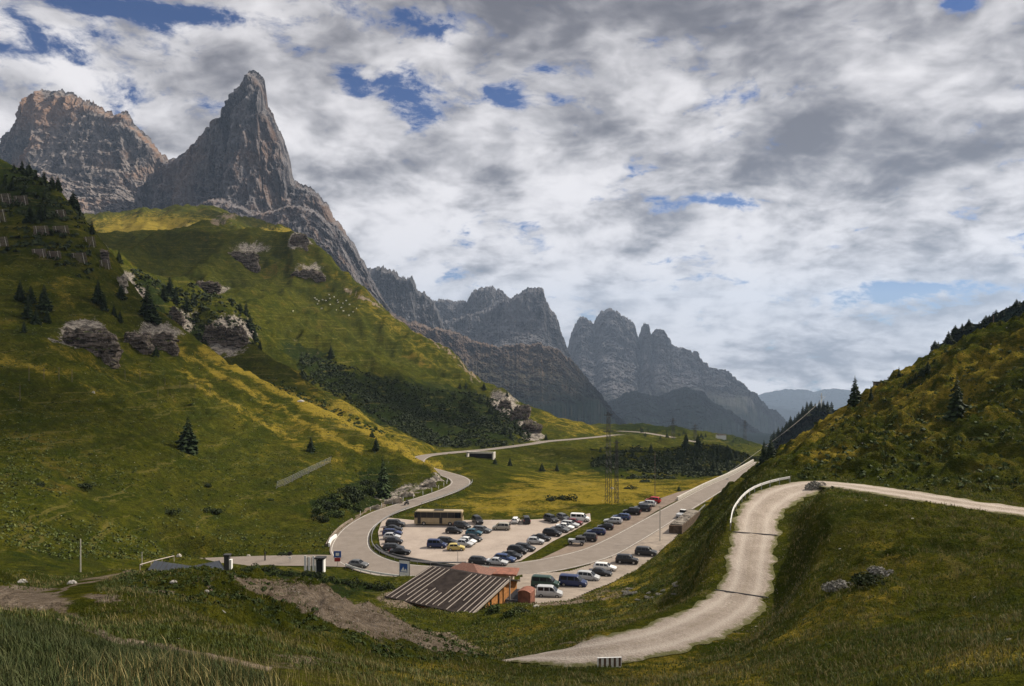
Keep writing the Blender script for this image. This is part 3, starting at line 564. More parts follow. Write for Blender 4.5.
mountain('distant_mountain', [(600,440),(680,425),(720,412),(748,399),(762,394),(775,391),(790,389),(803,390),(812,393),(822,390),(833,388),(845,391),(862,397),(885,402),(930,398),(980,405),(1060,400),(1150,415)], 15500, -1200, 3500, 2500, M['rockG'], nu=300, nv=70, amp=260, L=1300, seed=10, jag=.7)
mountain('distant_mountain', [(640,470),(700,450),(740,437),(780,428),(830,420),(880,428),(940,420),(1000,430),(1100,440)], 10500, -900, 2500, 2500, M['rockG'], nu=240, nv=60, amp=220, L=1000, seed=11, jag=.5)
# wooded hills behind the right slope
mountain('forest_hill', [(735,480),(752,462),(766,452),(777,438),(789,424),(797,419),(804,414),(812,409),(822,407),(832,411),(850,404),(875,398),(910,385),(960,365),(1060,330)], 720, -150, 260, 260, M['wood_hill'], nu=260, nv=80, amp=9, L=60, seed=12, jag=.3, cliff=.5, crun=.45)
mountain('forest_hill', [(895,385),(915,368),(928,358),(934,347),(944,341),(952,331),(965,325),(978,325),(990,316),(1003,310),(1015,305),(1030,298),(1080,280),(1160,262),(1300,250)], 330, -40, 130, 130, M['wood_hill'], nu=300, nv=90, amp=6, L=30, seed=13, jag=.5, cliff=.55, crun=.4)
# one ground sheet to the horizon
def sheet():
    n = 90; r = np.r_[0, np.geomspace(1400, 60000, 24)]; a = np.linspace(0, 2*math.pi, n)
    A, R = np.meshgrid(a, r, indexing='ij'); x = R*np.sin(A); y = R*np.cos(A)
    z = -np.interp(R, [0, 1400, 4000, 9000, 17000, 60000], [330, 330, 430, 1000, 2300, 9000])
    o = mesh_np('valley_ground', np.stack([x, y, z], -1).reshape(-1, 3), grid_faces(n, len(r))[:, ::-1], M['rockB'], None, True); tag(o, kind='structure')
sheet()
# ------------------------------------------------------------------ trees
def conifer_mesh(seed, h=1.0, R=.2, layers=26, ragged=.25, start=.08):
    r = np.random.default_rng(seed); V = []; Q = []
    for k in range(layers):
        f = start+(1-start)*(k/(layers-1))**.92*.985; rad_ = R*(1-f)**.82*(1+.18*math.sin(k*2.1+seed))+.008; nb = int(7+5*(1-f))
        a0 = r.random()*6.28
        for b in range(nb):
            if r.random() < .12: continue
            a = a0+b*6.283/nb+r.normal()*.22; L = rad_*(1+r.normal()*ragged); L = max(L, .012)
            z0 = f+r.normal()*.008; droop = L*(.35+.3*r.random()); w = L*(.26+.12*r.random())
            ca, sa = math.cos(a), math.sin(a)
            for (u0, u1, ww) in ((.0, .55, 1.0), (.45, 1.0, .8)):
                n = len(V); zA = z0-droop*u0**1.3; zB = z0-droop*u1**1.3; um = (u0+u1)/2
                V += [(ca*L*u0, sa*L*u0, zA), (ca*L*um-sa*w*ww, sa*L*um+ca*w*ww, (zA+zB)/2-.25*w), (ca*L*u1, sa*L*u1, zB+L*.05), (ca*L*um+sa*w*ww, sa*L*um-ca*w*ww, (zA+zB)/2-.25*w)]
                Q.append([n, n+1, n+2, n+3])
            n = len(V); V += [(ca*L*.2, sa*L*.2, z0-droop*.1), (ca*L*.95, sa*L*.95, z0-droop), (ca*L*.8, sa*L*.8, z0-droop-w*.7), (ca*L*.25, sa*L*.25, z0-droop*.2-w*.7)]; Q.append([n, n+1, n+2, n+3])
    n = len(V); V += [(-.006, 0, .95), (.006, 0, .95), (.001, 0, 1.03), (-.001, 0, 1.03)]; Q.append([n, n+1, n+2, n+3])
    return np.array(V), np.array(Q)
def leaf_ball(seed, n=420, rx=1, rz=.75, s=.13, lumps=6):
    r = np.random.default_rng(seed); C = [(r.normal()*.42*rx, r.normal()*.42*rx, abs(r.normal())*.25*rz+.3*rz, .38+.3*r.random()) for _ in range(lumps)]
    V = []; Q = []
    for i in range(n):
        c = C[r.integers(lumps)]; d = r.normal(size=3); d /= np.linalg.norm(d); q = c[3]*(.75+.3*r.random())
        p = np.array([c[0]+d[0]*q*rx, c[1]+d[1]*q*rx, c[2]+d[2]*q*rz]);
        if p[2] < -.05: p[2] = abs(p[2])*.3
        u = r.normal(size=3); u /= np.linalg.norm(u); w = np.cross(u, d+r.normal(size=3)*.4); w /= np.linalg.norm(w)+1e-6; ss = s*(.6+.8*r.random())
        k = len(V); V += [p-u*ss, p+w*ss*.7, p+u*ss, p-w*ss*.7]; Q.append([k, k+1, k+2, k+3])
    return np.array(V), np.array(Q)
TREE_P = []
def tree_proto(seed, name, matc, R, layers):
    root = empty(name); V, Q = conifer_mesh(seed, R=R, layers=layers)
    mesh_np('crown', V, Q, matc, root); MB().tube((0,0,-.05), (0,0,.97), .016, .002, 6).build('trunk', M['bark'], root)
    return root
TREE_P = [tree_proto(21, 'spruce_tree', M['spruce'], .20, 30), tree_proto(22, 'spruce_tree', M['spruce'], .17, 26), tree_proto(23, 'spruce_tree', M['spruce'], .26, 24), tree_proto(24, 'spruce_tree', M['spruce2'], .20, 28)]
_used = [False]*4
def place_tree(loc, h, k, label, group=None, wide=1.0, name=None):
    o = TREE_P[k] if not _used[k] else copy_tree(TREE_P[k]); _used[k] = True
    o.location = loc; o.scale = (h*wide*1.18, h*wide*1.18, h); o.rotation_euler = (0, 0, random.random()*6.28)
    for q in ('group', 'label', 'category'):
        if q in o: del o[q]
    tag(o, label, 'tree', group); return o
def tree_px(px, py, hp, k, label, group=None, wide=1.0, Ymin=4, Ymax=2000):
    p = hit(px, py, Ymin, Ymax)
    if p is None: return None
    p.z -= .15; return place_tree(p, hp*p.y/F*1.03, k, label, group, wide)
# single trees that stand out
for px, py, hp, k, lab, wd in [
  (188, 452, 36, 2, 'tall dark spruce standing alone in the middle of the big left grass slope', 1.05),
  (311, 451, 15, 0, 'small spruce alone on the grass slope above the grey snow fence', 1.2),
  (376, 450, 14, 0, 'narrow small spruce near the ridge of the left slope, lower of two close together', 1.1),
  (372, 437, 8, 2, 'tiny spruce right on the ridge line of the left slope, upper of two close together', 1.2),
  (383, 498, 42, 3, 'tall ragged tree at the upper end of the shrub thicket above the road bend', .8),
  (156, 356, 11, 2, 'small bushy spruce at the foot of the banded rock outcrop', 1.2),
  (331, 358, 13, 0, 'lone spruce on the dark upper edge of the middle spur', 1.2),
  (855, 405, 29, 0, 'tallest spruce on the skyline of the right slope', .95),
  (871, 400, 15, 1, 'thin spruce on the right skyline beside the small wooden hide', .8),
  (899, 378, 12, 1, 'small spruce at the upper end of the right skyline below the dark rocky wood', .9),
  (957, 420, 44, 2, 'big dark spruce growing on the face of the right slope', .8),
  (679, 491, 6, 2, 'tiny lone spruce in the yellow meadow beside the road wall', 1.2),
  (764, 462, 22, 0, 'dark spruce at the foot of the right skyline, left of a close pair', 1.0),
  (771, 458, 20, 2, 'dark spruce at the foot of the right skyline, right of a close pair', 1.0),
  (651, 452, 9, 2, 'broad spruce alone at the left end of the wooded valley knoll', 1.1),
  (686, 447, 15, 0, 'tallest spruce on the left part of the valley knoll', 1.1),
  (698, 448, 15, 2, 'wide tall spruce in the middle of the valley knoll', 1.0),
  (727, 455, 11, 0, 'spruce on the right shoulder of the valley knoll', 1.1),
  (736, 459, 10, 2, 'last spruce to the right on the valley knoll', 1.0),
  (495, 464, 7, 2, 'low spruce below the valley road just right of the underpass', 1.2),
  (510, 466, 9, 0, 'slim spruce below the valley road, second right of the underpass', 1.2),
  (542, 471, 9, 2, 'bushy spruce in the dip below the valley road', 1.2),
  (557, 471, 9, 0, 'slim spruce in the dip below the valley road beside a bushy one', 1.1)]:
    tree_px(px, py, hp, k, lab, None, wd)
def grove(pts, label, group, Ymin=4, Ymax=2000, kk=(0, 1, 2)):
    for i, (px, py, hp) in enumerate(pts): tree_px(px, py, hp, kk[i % len(kk)], label, group, 1.15, Ymin, Ymax)
rr = np.random.default_rng(5)
grove([(14,172,9),(22,172,12),(29,176,14),(36,180,9),(44,184,14),(52,187,12),(58,190,14),(64,194,12),(73,207,17),(77,212,15),(92,234,13),(30,222,18),(41,220,16),(45,216,12),(24,196,10),(12,190,12),(5,186,12)], 'dark spruce on the shaded crest at the top of the left hill', 'spruces along the crest of the left hill')
grove([(20,300,20),(28,318,24),(31,303,18),(44,310,26),(24,332,12),(36,324,16),(47,322,14)], 'dark spruce in the shaded group left of the banded rock outcrop', 'spruces in the shaded group on the left hill')
grove([(98,303,24),(104,310,18),(121,298,15),(119,262,12),(147,318,34),(152,322,24),(114,316,12),(120,322,12)], 'dark spruce growing just above the banded rock outcrops', 'spruces above the banded outcrops')
grove([(170,296,20),(176,304,18),(187,310,14),(164,300,16),(246,316,14),(250,330,16),(255,341,14),(260,349,10),(240,312,10),(195,306,9),(232,306,8)], 'dark spruce clinging to the shaded rock band behind the left ridge', 'spruces on the shaded rock band', 400)
grove([(460,388,6),(466,388,7),(484,389,7),(507,396,6),(488,404,9),(491,413,10),(496,421,10),(500,428,9),(505,434,10),(511,439,9),(516,430,8),(521,436,7),(546,440,7),(470,396,7),(480,402,8)], 'small dark spruce along the crumbling rock end of the middle spur', 'spruces on the end of the middle spur', 400)
knl = [(663+rr.random()*80, 452+rr.random()*20, 7+rr.random()*5) for _ in range(34)]
grove(knl, 'small dark spruce in the wood on the valley knoll', 'spruces on the valley knoll', 300, 560)
grove([(598+rr.random()*40, 452+rr.random()*14, 5+rr.random()*3) for _ in range(9)], 'small dark spruce in the hollow left of the valley knoll', 'spruces in the hollow', 300, 560)
grove([(640+rr.random()*125, 429+rr.random()*14, 3+rr.random()*2.5) for _ in range(20)], 'tiny spruce on the far hills where the valley ends', 'spruces on the far hills', 560, 1500)
for i in range(17):
    px = 766+i*4.1; py = float(np.interp(px, [752,766,777,789,797,804,812,822,832,850], [462,452,438,424,419,414,409,407,411,404]))
    p = W(px, py+4, 712+rr.normal()*4); place_tree(p, (9+rr.random()*7)*712/F, i % 3, 'dark spruce on the crest of the blue wooded ridge carrying the white mast', 'spruces on the wooded ridge', 1.3)
for i in range(34):
    px = 918+i*3.4; py = float(np.interp(px, [915,928,934,944,952,965,978,990,1003,1015,1030], [368,358,347,341,331,325,325,316,310,305,298]))
    p = W(px, py+3+rr.random()*4, 326+rr.normal()*2); place_tree(p, (4+rr.random()*6)*326/F, i % 3, 'small tree on the dark rocky wood behind the right skyline', 'trees on the rocky wood', 1.8)
for i, (px, py, hp) in enumerate([(911,383,7),(916,379,8),(922,375,9),(928,372,12),(905,386,6)]): tree_px(px, py, hp, (2, 0)[i % 2], 'small dark spruce where the right skyline meets the rocky wood', 'spruces on the right skyline', 1.3)
# ------------------------------------------------------------------ shrubs
SH = []
for k, (mt, s) in enumerate(((M['shrub'], 31), (M['shrubd'], 32), (M['greyshrub'], 33))):
    V, Q = leaf_ball(s, 560 if k < 2 else 900, s=.10 if k < 2 else .10); SH.append(mesh_np('shrub', V, Q, mt))
_us = [False]*3
def shrub(px, py, r, k, label, group=None, hz=.8, Ymin=4, Ymax=2000, name='shrub', cat='shrub'):
    p = hit(px, py, Ymin, Ymax)
    if p is None: return
    o = SH[k] if not _us[k] else SH[k].copy()
    if _us[k]: COL.objects.link(o)
    _us[k] = True; o.name = name; q = r*p.y/F; o.location = (p.x, p.y, p.z-.1*q); o.scale = (q, q, q*hz); o.rotation_euler = (0, 0, random.random()*6)
    for a in ('group', 'label', 'category'):
        if a in o: del o[a]
    tag(o, label, cat, group)
for i, (px, py, r) in enumerate([(318,512,9),(330,508,11),(344,506,12),(356,500,12),(368,494,11),(348,492,9),(334,498,8),(322,520,8),(338,516,9),(376,488,8),(358,510,7),(364,484,6)]): shrub(px, py, r, i % 2, 'dense green shrub in the thicket on the slope above the road bend', 'shrubs of the thicket above the road', 1.0)
for px, py, r, k, lab, hz in [(41,486,6,1,'round dark bush alone low on the left hill', 1), (83,487,10,1,'wide low bush beside the round one on the left hill', .6), (208,486,5,1,'small dark bush below the tall lone spruce', .9), (214,512,8,1,'bushy clump below the small dark bush on the left hill', .8), (168,513,9,1,'spreading low bush in the shaded bottom of the left hill', .6), (190,405,2,1,'tiny bush just above the tall lone spruce', 1), (287,555,6,1,'low bush where the left hill meets the side road', .7), (270,500,5,0,'pale low bush in the lower middle of the left slope', .6),
  (815,489,9,2,'pale flowering bush at the inner edge of the track bend', 1.2), (838,588,13,2,'pale flowering bush on the near hump right of the track, left of a pair', .8), (864,584,17,1,'dark seed-headed bush on the near hump, right of the pale one', .9), (880,574,12,2,'greyish flowering bush behind the dark one on the near hump', .8),
  (494,612,10,0,'leafy bush against the orange gable of the barn', 1.1), (510,616,9,0,'round bush beside the corner post of the barn', .9), (524,612,8,1,'dark bush in front of the rusty shed', .7), (480,608,7,0,'small bush growing against the orange barn wall', 1),
  (552,500,7,1,'spreading dwarf pine in the yellow meadow beside the pylon', .7), (565,500,9,1,'dwarf pine in the yellow meadow left of the pylon foot', .8), (630,489,6,1,'low bush in the far part of the yellow meadow', .6), (644,482,7,1,'low bush at the foot of the valley knoll', .6)]:
    shrub(px, py, r, k, lab, None, hz)
for i in range(26):
    px = 232+i*6.6+rr.normal()*2; py = float(np.interp(px, [230,260,300,350,400], [570,570,574,583,590]))+rr.random()*4
    shrub(px, py, 4+rr.random()*3, i % 2, 'tall weedy shrub on the bank below the side road', 'weedy shrubs on the bank below the side road', 1.2, 100, 170)
for i in range(24):
    px = 640+rr.random()*60-20; py = 600-rr.random()*14-(px-640)*.12; shrub(px, py, 2.2+rr.random()*2, 2 if i % 3 else 0, 'pale broad-leaved plant in the patch on the slope between the track and the cars', 'broad-leaved plants on the slope', .6, 60, 140, 'broad_leaved_plant', 'plant')
def grassmat(name, c1, c2, tip):
    m, t, p = newmat(name); P, _ = geo(t); n = t.noise(P, 1.4, 4, .7); t.set(p.inputs['Base Color'], t.mix(t.ramp(n, .4, .7, 0, 1), t.mix(t.ramp(t.noise(P, 9, 2), .3, .7), c1, c2), tip)); p.inputs['Roughness'].default_value = .7; p.inputs['Specular IOR Level'].default_value = .2; return m
M['gr1'] = grassmat('green_grass_blades', (.040,.062,.012), (.075,.10,.02), (.11,.115,.03))
M['gr0'] = grassmat('dark_grass_blades', (.018,.034,.007), (.045,.060,.013), (.085,.085,.03))
M['gr2'] = grassmat('straw_grass_blades', (.20,.16,.06), (.32,.26,.11), (.14,.12,.035))
def terrain_best(x, y):
    terrain(x, y); return terrain.best
# ------------------------------------------------------------------ scrub that nobody could count
def scatter_dark(name, regions, n, smin, smax, mat, label_kind='stuff', quads=9):
    r = np.random.default_rng(9); xs = []; ys = []
    for (px0, px1, py0, py1, Y0, Y1, share) in regions:
        m = int(n*share); Y = np.exp(r.uniform(math.log(Y0), math.log(Y1), m)); x = (r.uniform(px0, px1, m)-CX)/F*Y; z = terrain(x, Y); py = CY-z/Y*F
        k = (py > py0(CX+x/Y*F) if callable(py0) else py > py0) & (py < (py1(CX+x/Y*F) if callable(py1) else py1)); xs.append(x[k]); ys.append(Y[k])
    x = np.concatenate(xs); y = np.concatenate(ys); z = terrain(x, y); pj = CX+x/y*F; qj = CY-z/y*F; e1 = np.exp(-((pj-690)/58)**2-((qj-463)/13)**2)+.8*np.exp(-((pj-612)/26)**2-((qj-463)/10)**2) if name == 'valley_scrub' else .55; k = fbm(x/22, y/22, z/22, 3)+r.normal(size=len(x))*.12+(e1-.5)*.8 > -.1; k &= terrain_best(x, y) > smax+.3
    if name == 'knoll_scrub': pj = CX+x/y*F; qj = CY-z/y*F; k &= (((pj-355)*.92+(qj-614)*.39)/95)**2+((-(pj-355)*.39+(qj-614)*.92)/18)**2 > 1+r.normal(size=len(x))*.3
    x = x; x, y, z = x[k], y[k], z[k]; m = len(x)
    s = r.uniform(smin, smax, m); q = quads
    d = r.normal(size=(m, q, 3)); d /= np.linalg.norm(d, axis=2)[..., None]; d[..., 2] = np.abs(d[..., 2])
    c = np.stack([x, y, z], -1)[:, None]+d*s[:, None, None]*np.array([1, 1, .8])*r.uniform(.5, 1, (m, q, 1))
    u = r.normal(size=(m, q, 3)); u -= (u*d).sum(2)[..., None]*d*.6; u /= np.linalg.norm(u, axis=2)[..., None]; w = np.cross(u, d); e = (s[:, None, None]*r.uniform(.4, .7, (m, q, 1)))
    V = np.stack([c-u*e, c+w*e*.8, c+u*e, c-w*e*.8], 2).reshape(-1, 3); o = mesh_np(name, V, np.arange(len(V)).reshape(-1, 4), mat); tag(o, kind='stuff'); return o
fl0 = lambda px: np.interp(px, [300,340,383,426,480,505,530], [352,364,376,388,394,404,425]); fl1 = lambda px: np.interp(px, [300,340,400,437,500,530], [378,398,430,448,447,442])
scatter_dark('dark_scrub', [(300,530,fl0,fl1,440,680,1.)], 11000, .5, 1.6, M['shrubd'])
scatter_dark('valley_scrub', [(590,760,440,482,330,540,.75),(690,770,434,450,700,1200,.15),(640,700,426,434,900,1200,.1)], 9000, .4, 1.3, M['shrubd'])
scatter_dark('hillside_scrub', [(0,90,170,330,330,560,.4),(130,260,270,345,400,560,.5),(120,230,300,340,400,500,.1)], 2600, .8, 2.0, M['shrubd'])
scatter_dark('slope_scrub', [(800,1060,340,500,95,200,1.)], 1800, .2, .6, M['shrub'])
scatter_dark('hill_tussocks', [(0,460,250,560,120,400,1.)], 15000, .12, .42, M['gr1'], quads=5)
scatter_dark('hill_plants', [(0,460,250,560,120,400,1.)], 6000, .10, .36, M['shrubd'], quads=5)
scatter_dark('gully_scrub', [(180,430,lambda px: np.interp(px,[180,206,262,326,413,433],[330,352,372,402,448,455]),470,370,440,1.)], 1500, .5, 1.2, M['shrub'])
scatter_dark('knoll_scrub', [(120,520,560,660,40,100,1.)], 3500, .08, .24, M['shrub'])
# ------------------------------------------------------------------ grass
def grass(name, n, px0, px1, Y0, Y1, h0, h1, w, mat, seed, blades=3, lean=.5, test=None):
    r = np.random.default_rng(seed); Y = np.exp(r.uniform(math.log(Y0), math.log(Y1), n)); x = (r.uniform(px0, px1, n)-CX)/F*Y; z = terrain(x, Y)
    keep = terrain_best(x, Y) > .5; py = CY-z/Y*F; keep &= (py < 720) & (py > 340)
    pxx = CX+x/Y*F
    dirt = np.exp(-((pxx-20)/55)**2-((py-600)/13)**2)+np.exp(-(((pxx-350)*.92+(py-612)*.39)/62)**2-((-(pxx-350)*.39+(py-612)*.92)/13)**2)*(Y > 40)
    keep &= dirt+r.normal(size=n)*.12 < .45
    if test is not None: keep &= test(pxx, py, x, Y, r)
    x, Y, z = x[keep], Y[keep], z[keep]; m = len(x)
    a = r.uniform(0, 6.28, (m, blades)); h = r.uniform(h0, h1, (m, blades)); l = np.abs(r.normal(size=(m, blades)))*lean*h; sp = h*.3
    bx = x[:, None]+r.normal(size=(m, blades))*sp; by = Y[:, None]+r.normal(size=(m, blades))*sp; bz = np.repeat(z[:, None], blades, 1)-.03
    ww = w*(.6+.8*r.random((m, blades)))*np.maximum(1, Y[:, None]/28); ca, sa = np.cos(a), np.sin(a)
    v0 = np.stack([bx-sa*ww, by+ca*ww, bz], -1); v1 = np.stack([bx+sa*ww, by-ca*ww, bz], -1)
    mx = bx+ca*l*.35; my = by+sa*l*.35; v2 = np.stack([mx+sa*ww*.7, my-ca*ww*.7, bz+h*.6], -1); v3 = np.stack([mx-sa*ww*.7, my+ca*ww*.7, bz+h*.6], -1)
    tx = bx+ca*l; ty = by+sa*l; v4 = np.stack([tx+sa*ww*.1, ty-ca*ww*.1, bz+h], -1); v5 = np.stack([tx-sa*ww*.1, ty+ca*ww*.1, bz+h], -1)
    V = np.stack([v0, v1, v2, v3, v4, v5], 2).reshape(-1, 3); b = np.arange(m*blades)[:, None]*6; Fc = np.concatenate([b+np.array([0,1,2,3]), b+np.array([3,2,4,5])], 0)
    o = mesh_np(name, V, Fc, mat); tag(o, kind='stuff'); return o
nearL = lambda px, py, x, Y, r: (py > np.interp(px, [-50,0,150,270,300,1060], [612,618,648,684,760,760])-4)
grass('near_grass', 26000, -60, 400, 5, 22, .08, .26, .006, M['gr0'], 1, 3, .5, nearL)
grass('near_grass', 5000, 60, 420, 7, 26, .16, .42, .005, M['gr2'], 2, 2, .35, lambda px, py, x, Y, r: (py > np.interp(px, [60,230,330,420,640], [690,655,648,690,768])-4) & (fbm(x/2.5, Y/2.5, 0*x, 3)+r.normal(size=len(x))*.2 > -.05))
grass('grass_tufts', 52000, -30, 1060, 22, 100, .07, .20, .011, M['gr1'], 3, 3, .5)
grass('straw_tufts', 46000, -30, 1060, 22, 100, .12, .30, .009, M['gr2'], 4, 2, .4, lambda px, py, x, Y, r: fbm(x/7, Y/7, 0*x, 4)+.16*(px > 560)+r.normal(size=len(x))*.12 > .10)
grass('bank_grass', 20000, 380, 1060, 90, 170, .12, .3, .010, M['gr1'], 6, 3, .5, lambda px, py, x, Y, r: (x > -22))
grass('bank_straw', 16000, 380, 1060, 65, 170, .15, .38, .008, M['gr2'], 7, 2, .4, lambda px, py, x, Y, r: (x > -22) & (fbm(x/8, Y/8, 0*x+4, 4)+r.normal(size=len(x))*.1 > .05))
# ------------------------------------------------------------------ rock outcrops
def band_rock():
    m, t, p = newmat('banded_limestone'); P, Nn = geo(t); w = t.vm('ADD', P, t.vm('SCALE', t.noise(P, .35, 3, out=1), 1.4))
    s = t.noise(t.mapping(w, (.10,.10,1.1)), 1, 5, .8); b = t.noise(P, .9, 6, .75)
    c = t.mix(t.ramp(s, .42, .56), (.028,.024,.02), (.19,.155,.13)); c = t.mix(t.ramp(b, .5, .66, 0, .7), c, (.34,.29,.25)); c = t.mix(t.ramp(b, .3, .42, .7, 0), c, (.04,.045,.02))
    sn = t.n('ShaderNodeSeparateXYZ'); t.L.new(Nn, sn.inputs[0]); c = t.mix(t.ramp(sn.outputs[2], .65, .85), c, (.07,.08,.02))
    t.set(p.inputs['Base Color'], c); p.inputs['Roughness'].default_value = .95; p.inputs['Specular IOR Level'].default_value = .1
    t.L.new(t.bump(t.m('ADD', s, b), .8, .9), p.inputs['Normal']); return m
M['band'] = band_rock()
def outcrop(px, py, wp, hp, label, dfac=.55, Ymin=4, Ymax=2000, tilt=0, seed=0, name='rock_outcrop', mat='band', block=.45):
    p = hit(px, py, Ymin, Ymax)
    if p is None: return
    w = wp*p.y/F/2; h = hp*p.y/F; n, m = 130, 80
    th = np.linspace(0, 2*math.pi, n); ph = np.linspace(-.5, math.pi/2, m); T, Ph = np.meshgrid(th, ph, indexing='ij')
    e = block; f = lambda c: np.sign(c)*np.abs(c)**e
    d = np.stack([f(np.cos(T))*f(np.cos(Ph)), f(np.sin(T))*f(np.cos(Ph)), f(np.sin(Ph))], -1)
    X = d[..., 0]*w; Y = d[..., 1]*w*dfac; Z = d[..., 2]*h
    q = max(w, h); s = seed*5.1
    big = fbm(X/q*1.5+s, Y/q*1.5, Z/q*1.2, 5, .62); lay = np.floor(Z/1.25+fbm(X/7+s, Y/7, Z/7, 3)*1.4); st = perlin(X/4.5+s, Y/4.5, lay*3.7)*1.7+perlin(X/1.6+s, Y/1.6, lay*1.7)*.5; ck = np.floor((X*.9+Y*.4)/2.1+perlin(X/3, Y/3, lay*2.1)*.8); v = perlin(ck*.73+s, lay*.45, Z*0+.3)*.9+fbm(X/1.1, Y/1.1, Z/2.2, 3)*.35
    k = 1+big*.75; off = st*.85+v*.9; off[-1] = off[0]; k[-1] = k[0]; a = np.stack([np.cos(T), np.sin(T)], -1)
    X = X*k+a[..., 0]*off*min(1, q/6); Y = Y*k+a[..., 1]*off*min(1, q/6); Z = Z*(1+fbm(X/q*2.2+s, Y/q*2.2, Z*0, 4, .6)*.55)
    V = np.stack([X, Y, Z], -1).reshape(-1, 3); o = mesh_np(name, V, grid_faces(n, m), M[mat]); o.location = (p.x, p.y+w*dfac*.95, p.z-h*.26+w*dfac*.12); o.rotation_euler = (0, rad(tilt), rad(8))
    tag(o, label, 'rock' if 'boulder' in name else 'outcrop')
M['stones2'] = simple('pale_cut_rock', (.30,.26,.21), .95, 0, .6, .6, .1, .2, True)
for i, a in enumerate([
 (86,349,50,24,'largest banded rock outcrop on the shaded left hill', .35,4,500,4),(134,348,26,19,'narrow banded outcrop between the largest one and the right-hand blocky one', .4,4,500,3),(162,349,24,21,'blocky banded outcrop at the ridge end of the left hill', .4,4,420,3),
 (176,326,14,22,'small dark outcrop behind the ridge end of the left hill', .4,440,600,0),(214,342,22,21,'dark banded cliff behind the left ridge, left of a pair', .4,440,600,0),(236,347,20,25,'dark banded cliff behind the left ridge, right of a pair', .4,440,600,0),
 (299,246,17,15,'pale rocky knob on the crest of the middle spur', .6,700,1000,0),(240,262,34,13,'dark rock band below the rounded top of the middle spur', .3,650,1000,0),(308,278,30,10,'low cliff under the pale knob of the middle spur', .3,650,1000,0),(206,298,24,12,'dark rock step low on the left flank of the middle spur', .4,560,900,0),
 (516,420,16,20,'upper crumbling rock face at the end of the middle spur', .5,500,720,25),(529,432,18,14,'lower crumbling rock face just above the valley road', .5,480,660,25),(503,408,12,10,'small rock step at the top of the crumbling spur end', .5,560,720,20),
 (104,262,8,16,'pale stone rib high on the crest of the left hill', .6,4,500,0),(121,288,8,15,'pale stone rib lower on the crest of the left hill', .6,4,500,0),
 (392,504,20,6,'pale rock face beside the road just past the thicket', .2,4,260,-18),(408,497,12,6,'small pale rock beside the road right of the longer rock face', .35,4,260,0),(428,487,16,5,'pale rock ledge above the road near the blind corner', .35,4,270,-15),(372,509,14,3,'low stony bank beside the road below the thicket', .2,4,260,-15)]):
    outcrop(*a[:5], a[5], a[6], a[7], a[8], i, mat='band' if i < 14 else 'stones2')
for i, (px, py, w, h, lab) in enumerate([(248,557,4,2.5,'pale boulder at the foot of the left hill beside the side road'),(178,557,5,3,'grey boulder under the left hill near the dark roof'),(93,393,3,2.5,'white stone lying on the left slope under the snow-fence posts'),(536,607,6,1.5,'flat white slab on the gravel beside the rusty shed'),(728,480,3,2,'pale stone at the roadside near the top of the road'),(612,489,3,2,'white boulder in the meadow below the valley knoll'),(300,402,6,2,'white slab on the crest of the left ridge'),(206,592,5,2,'flat pale stone on the grassy foreground knoll'),(172,583,7,2,'larger flat stone on the grassy foreground knoll'),(20,583,9,3,'pale stone slab beside the dirt path'),(70,584,9,3,'flat stone beside the narrow end of the dirt path')]):
    outcrop(px, py, w, h, lab, .7, 4, 2000, 0, i+30, 'boulder', 'conc', .8)
M['stones'] = simple('brownish_stones', (.20,.165,.13), .95, 0, .35, .8, .1, 0, True)
# loose rubble on the eroded bank: nobody could count it
def rubble(name, n, px0, px1, Y0, Y1, s0, s1, seed, test):
    r = np.random.default_rng(seed); Y = np.exp(r.uniform(math.log(Y0), math.log(Y1), n)); x = (r.uniform(px0, px1, n)-CX)/F*Y; z = terrain(x, Y); px = CX+x/Y*F; py = CY-z/Y*F
    k = test(px, py, r); x, Y, z = x[k], Y[k], z[k]; m = len(x); s = r.uniform(s0, s1, m)**1.5
    oc = np.array([[1,0,0],[0,1,0],[-1,0,0],[0,-1,0],[0,0,.8],[0,0,-.5]]); V = oc[None]*s[:, None, None]*r.uniform(.6, 1.3, (m, 6, 1)); a = r.uniform(0, 6.28, m); ca, sa = np.cos(a)[:, None], np.sin(a)[:, None]
    V = np.stack([V[..., 0]*ca-V[..., 1]*sa, V[..., 0]*sa+V[..., 1]*ca, V[..., 2]], -1)+np.stack([x, Y, z], -1)[:, None]
    T = np.array([[0,1,4],[1,2,4],[2,3,4],[3,0,4],[1,0,5],[2,1,5],[3,2,5],[0,3,5]]); Fc = (np.arange(m)[:, None, None]*6+T).reshape(-1, 3); o = mesh_np(name, V.reshape(-1, 3), Fc, M['stones']); tag(o, kind='stuff')
rubble('rubble', 9000, 230, 520, 48, 75, .03, .17, 3, lambda px, py, r: (((px-355)*.92+(py-614)*.39)/85)**2+((-(px-355)*.39+(py-614)*.92)/17)**2 < 1+r.normal(size=len(px))*.4)
rubble('track_stones', 2500, 700, 810, 55, 104, .04, .16, 4, lambda px, py, r: (terrain_best(( px-CX)/F*60, 0*px+60) > -99))
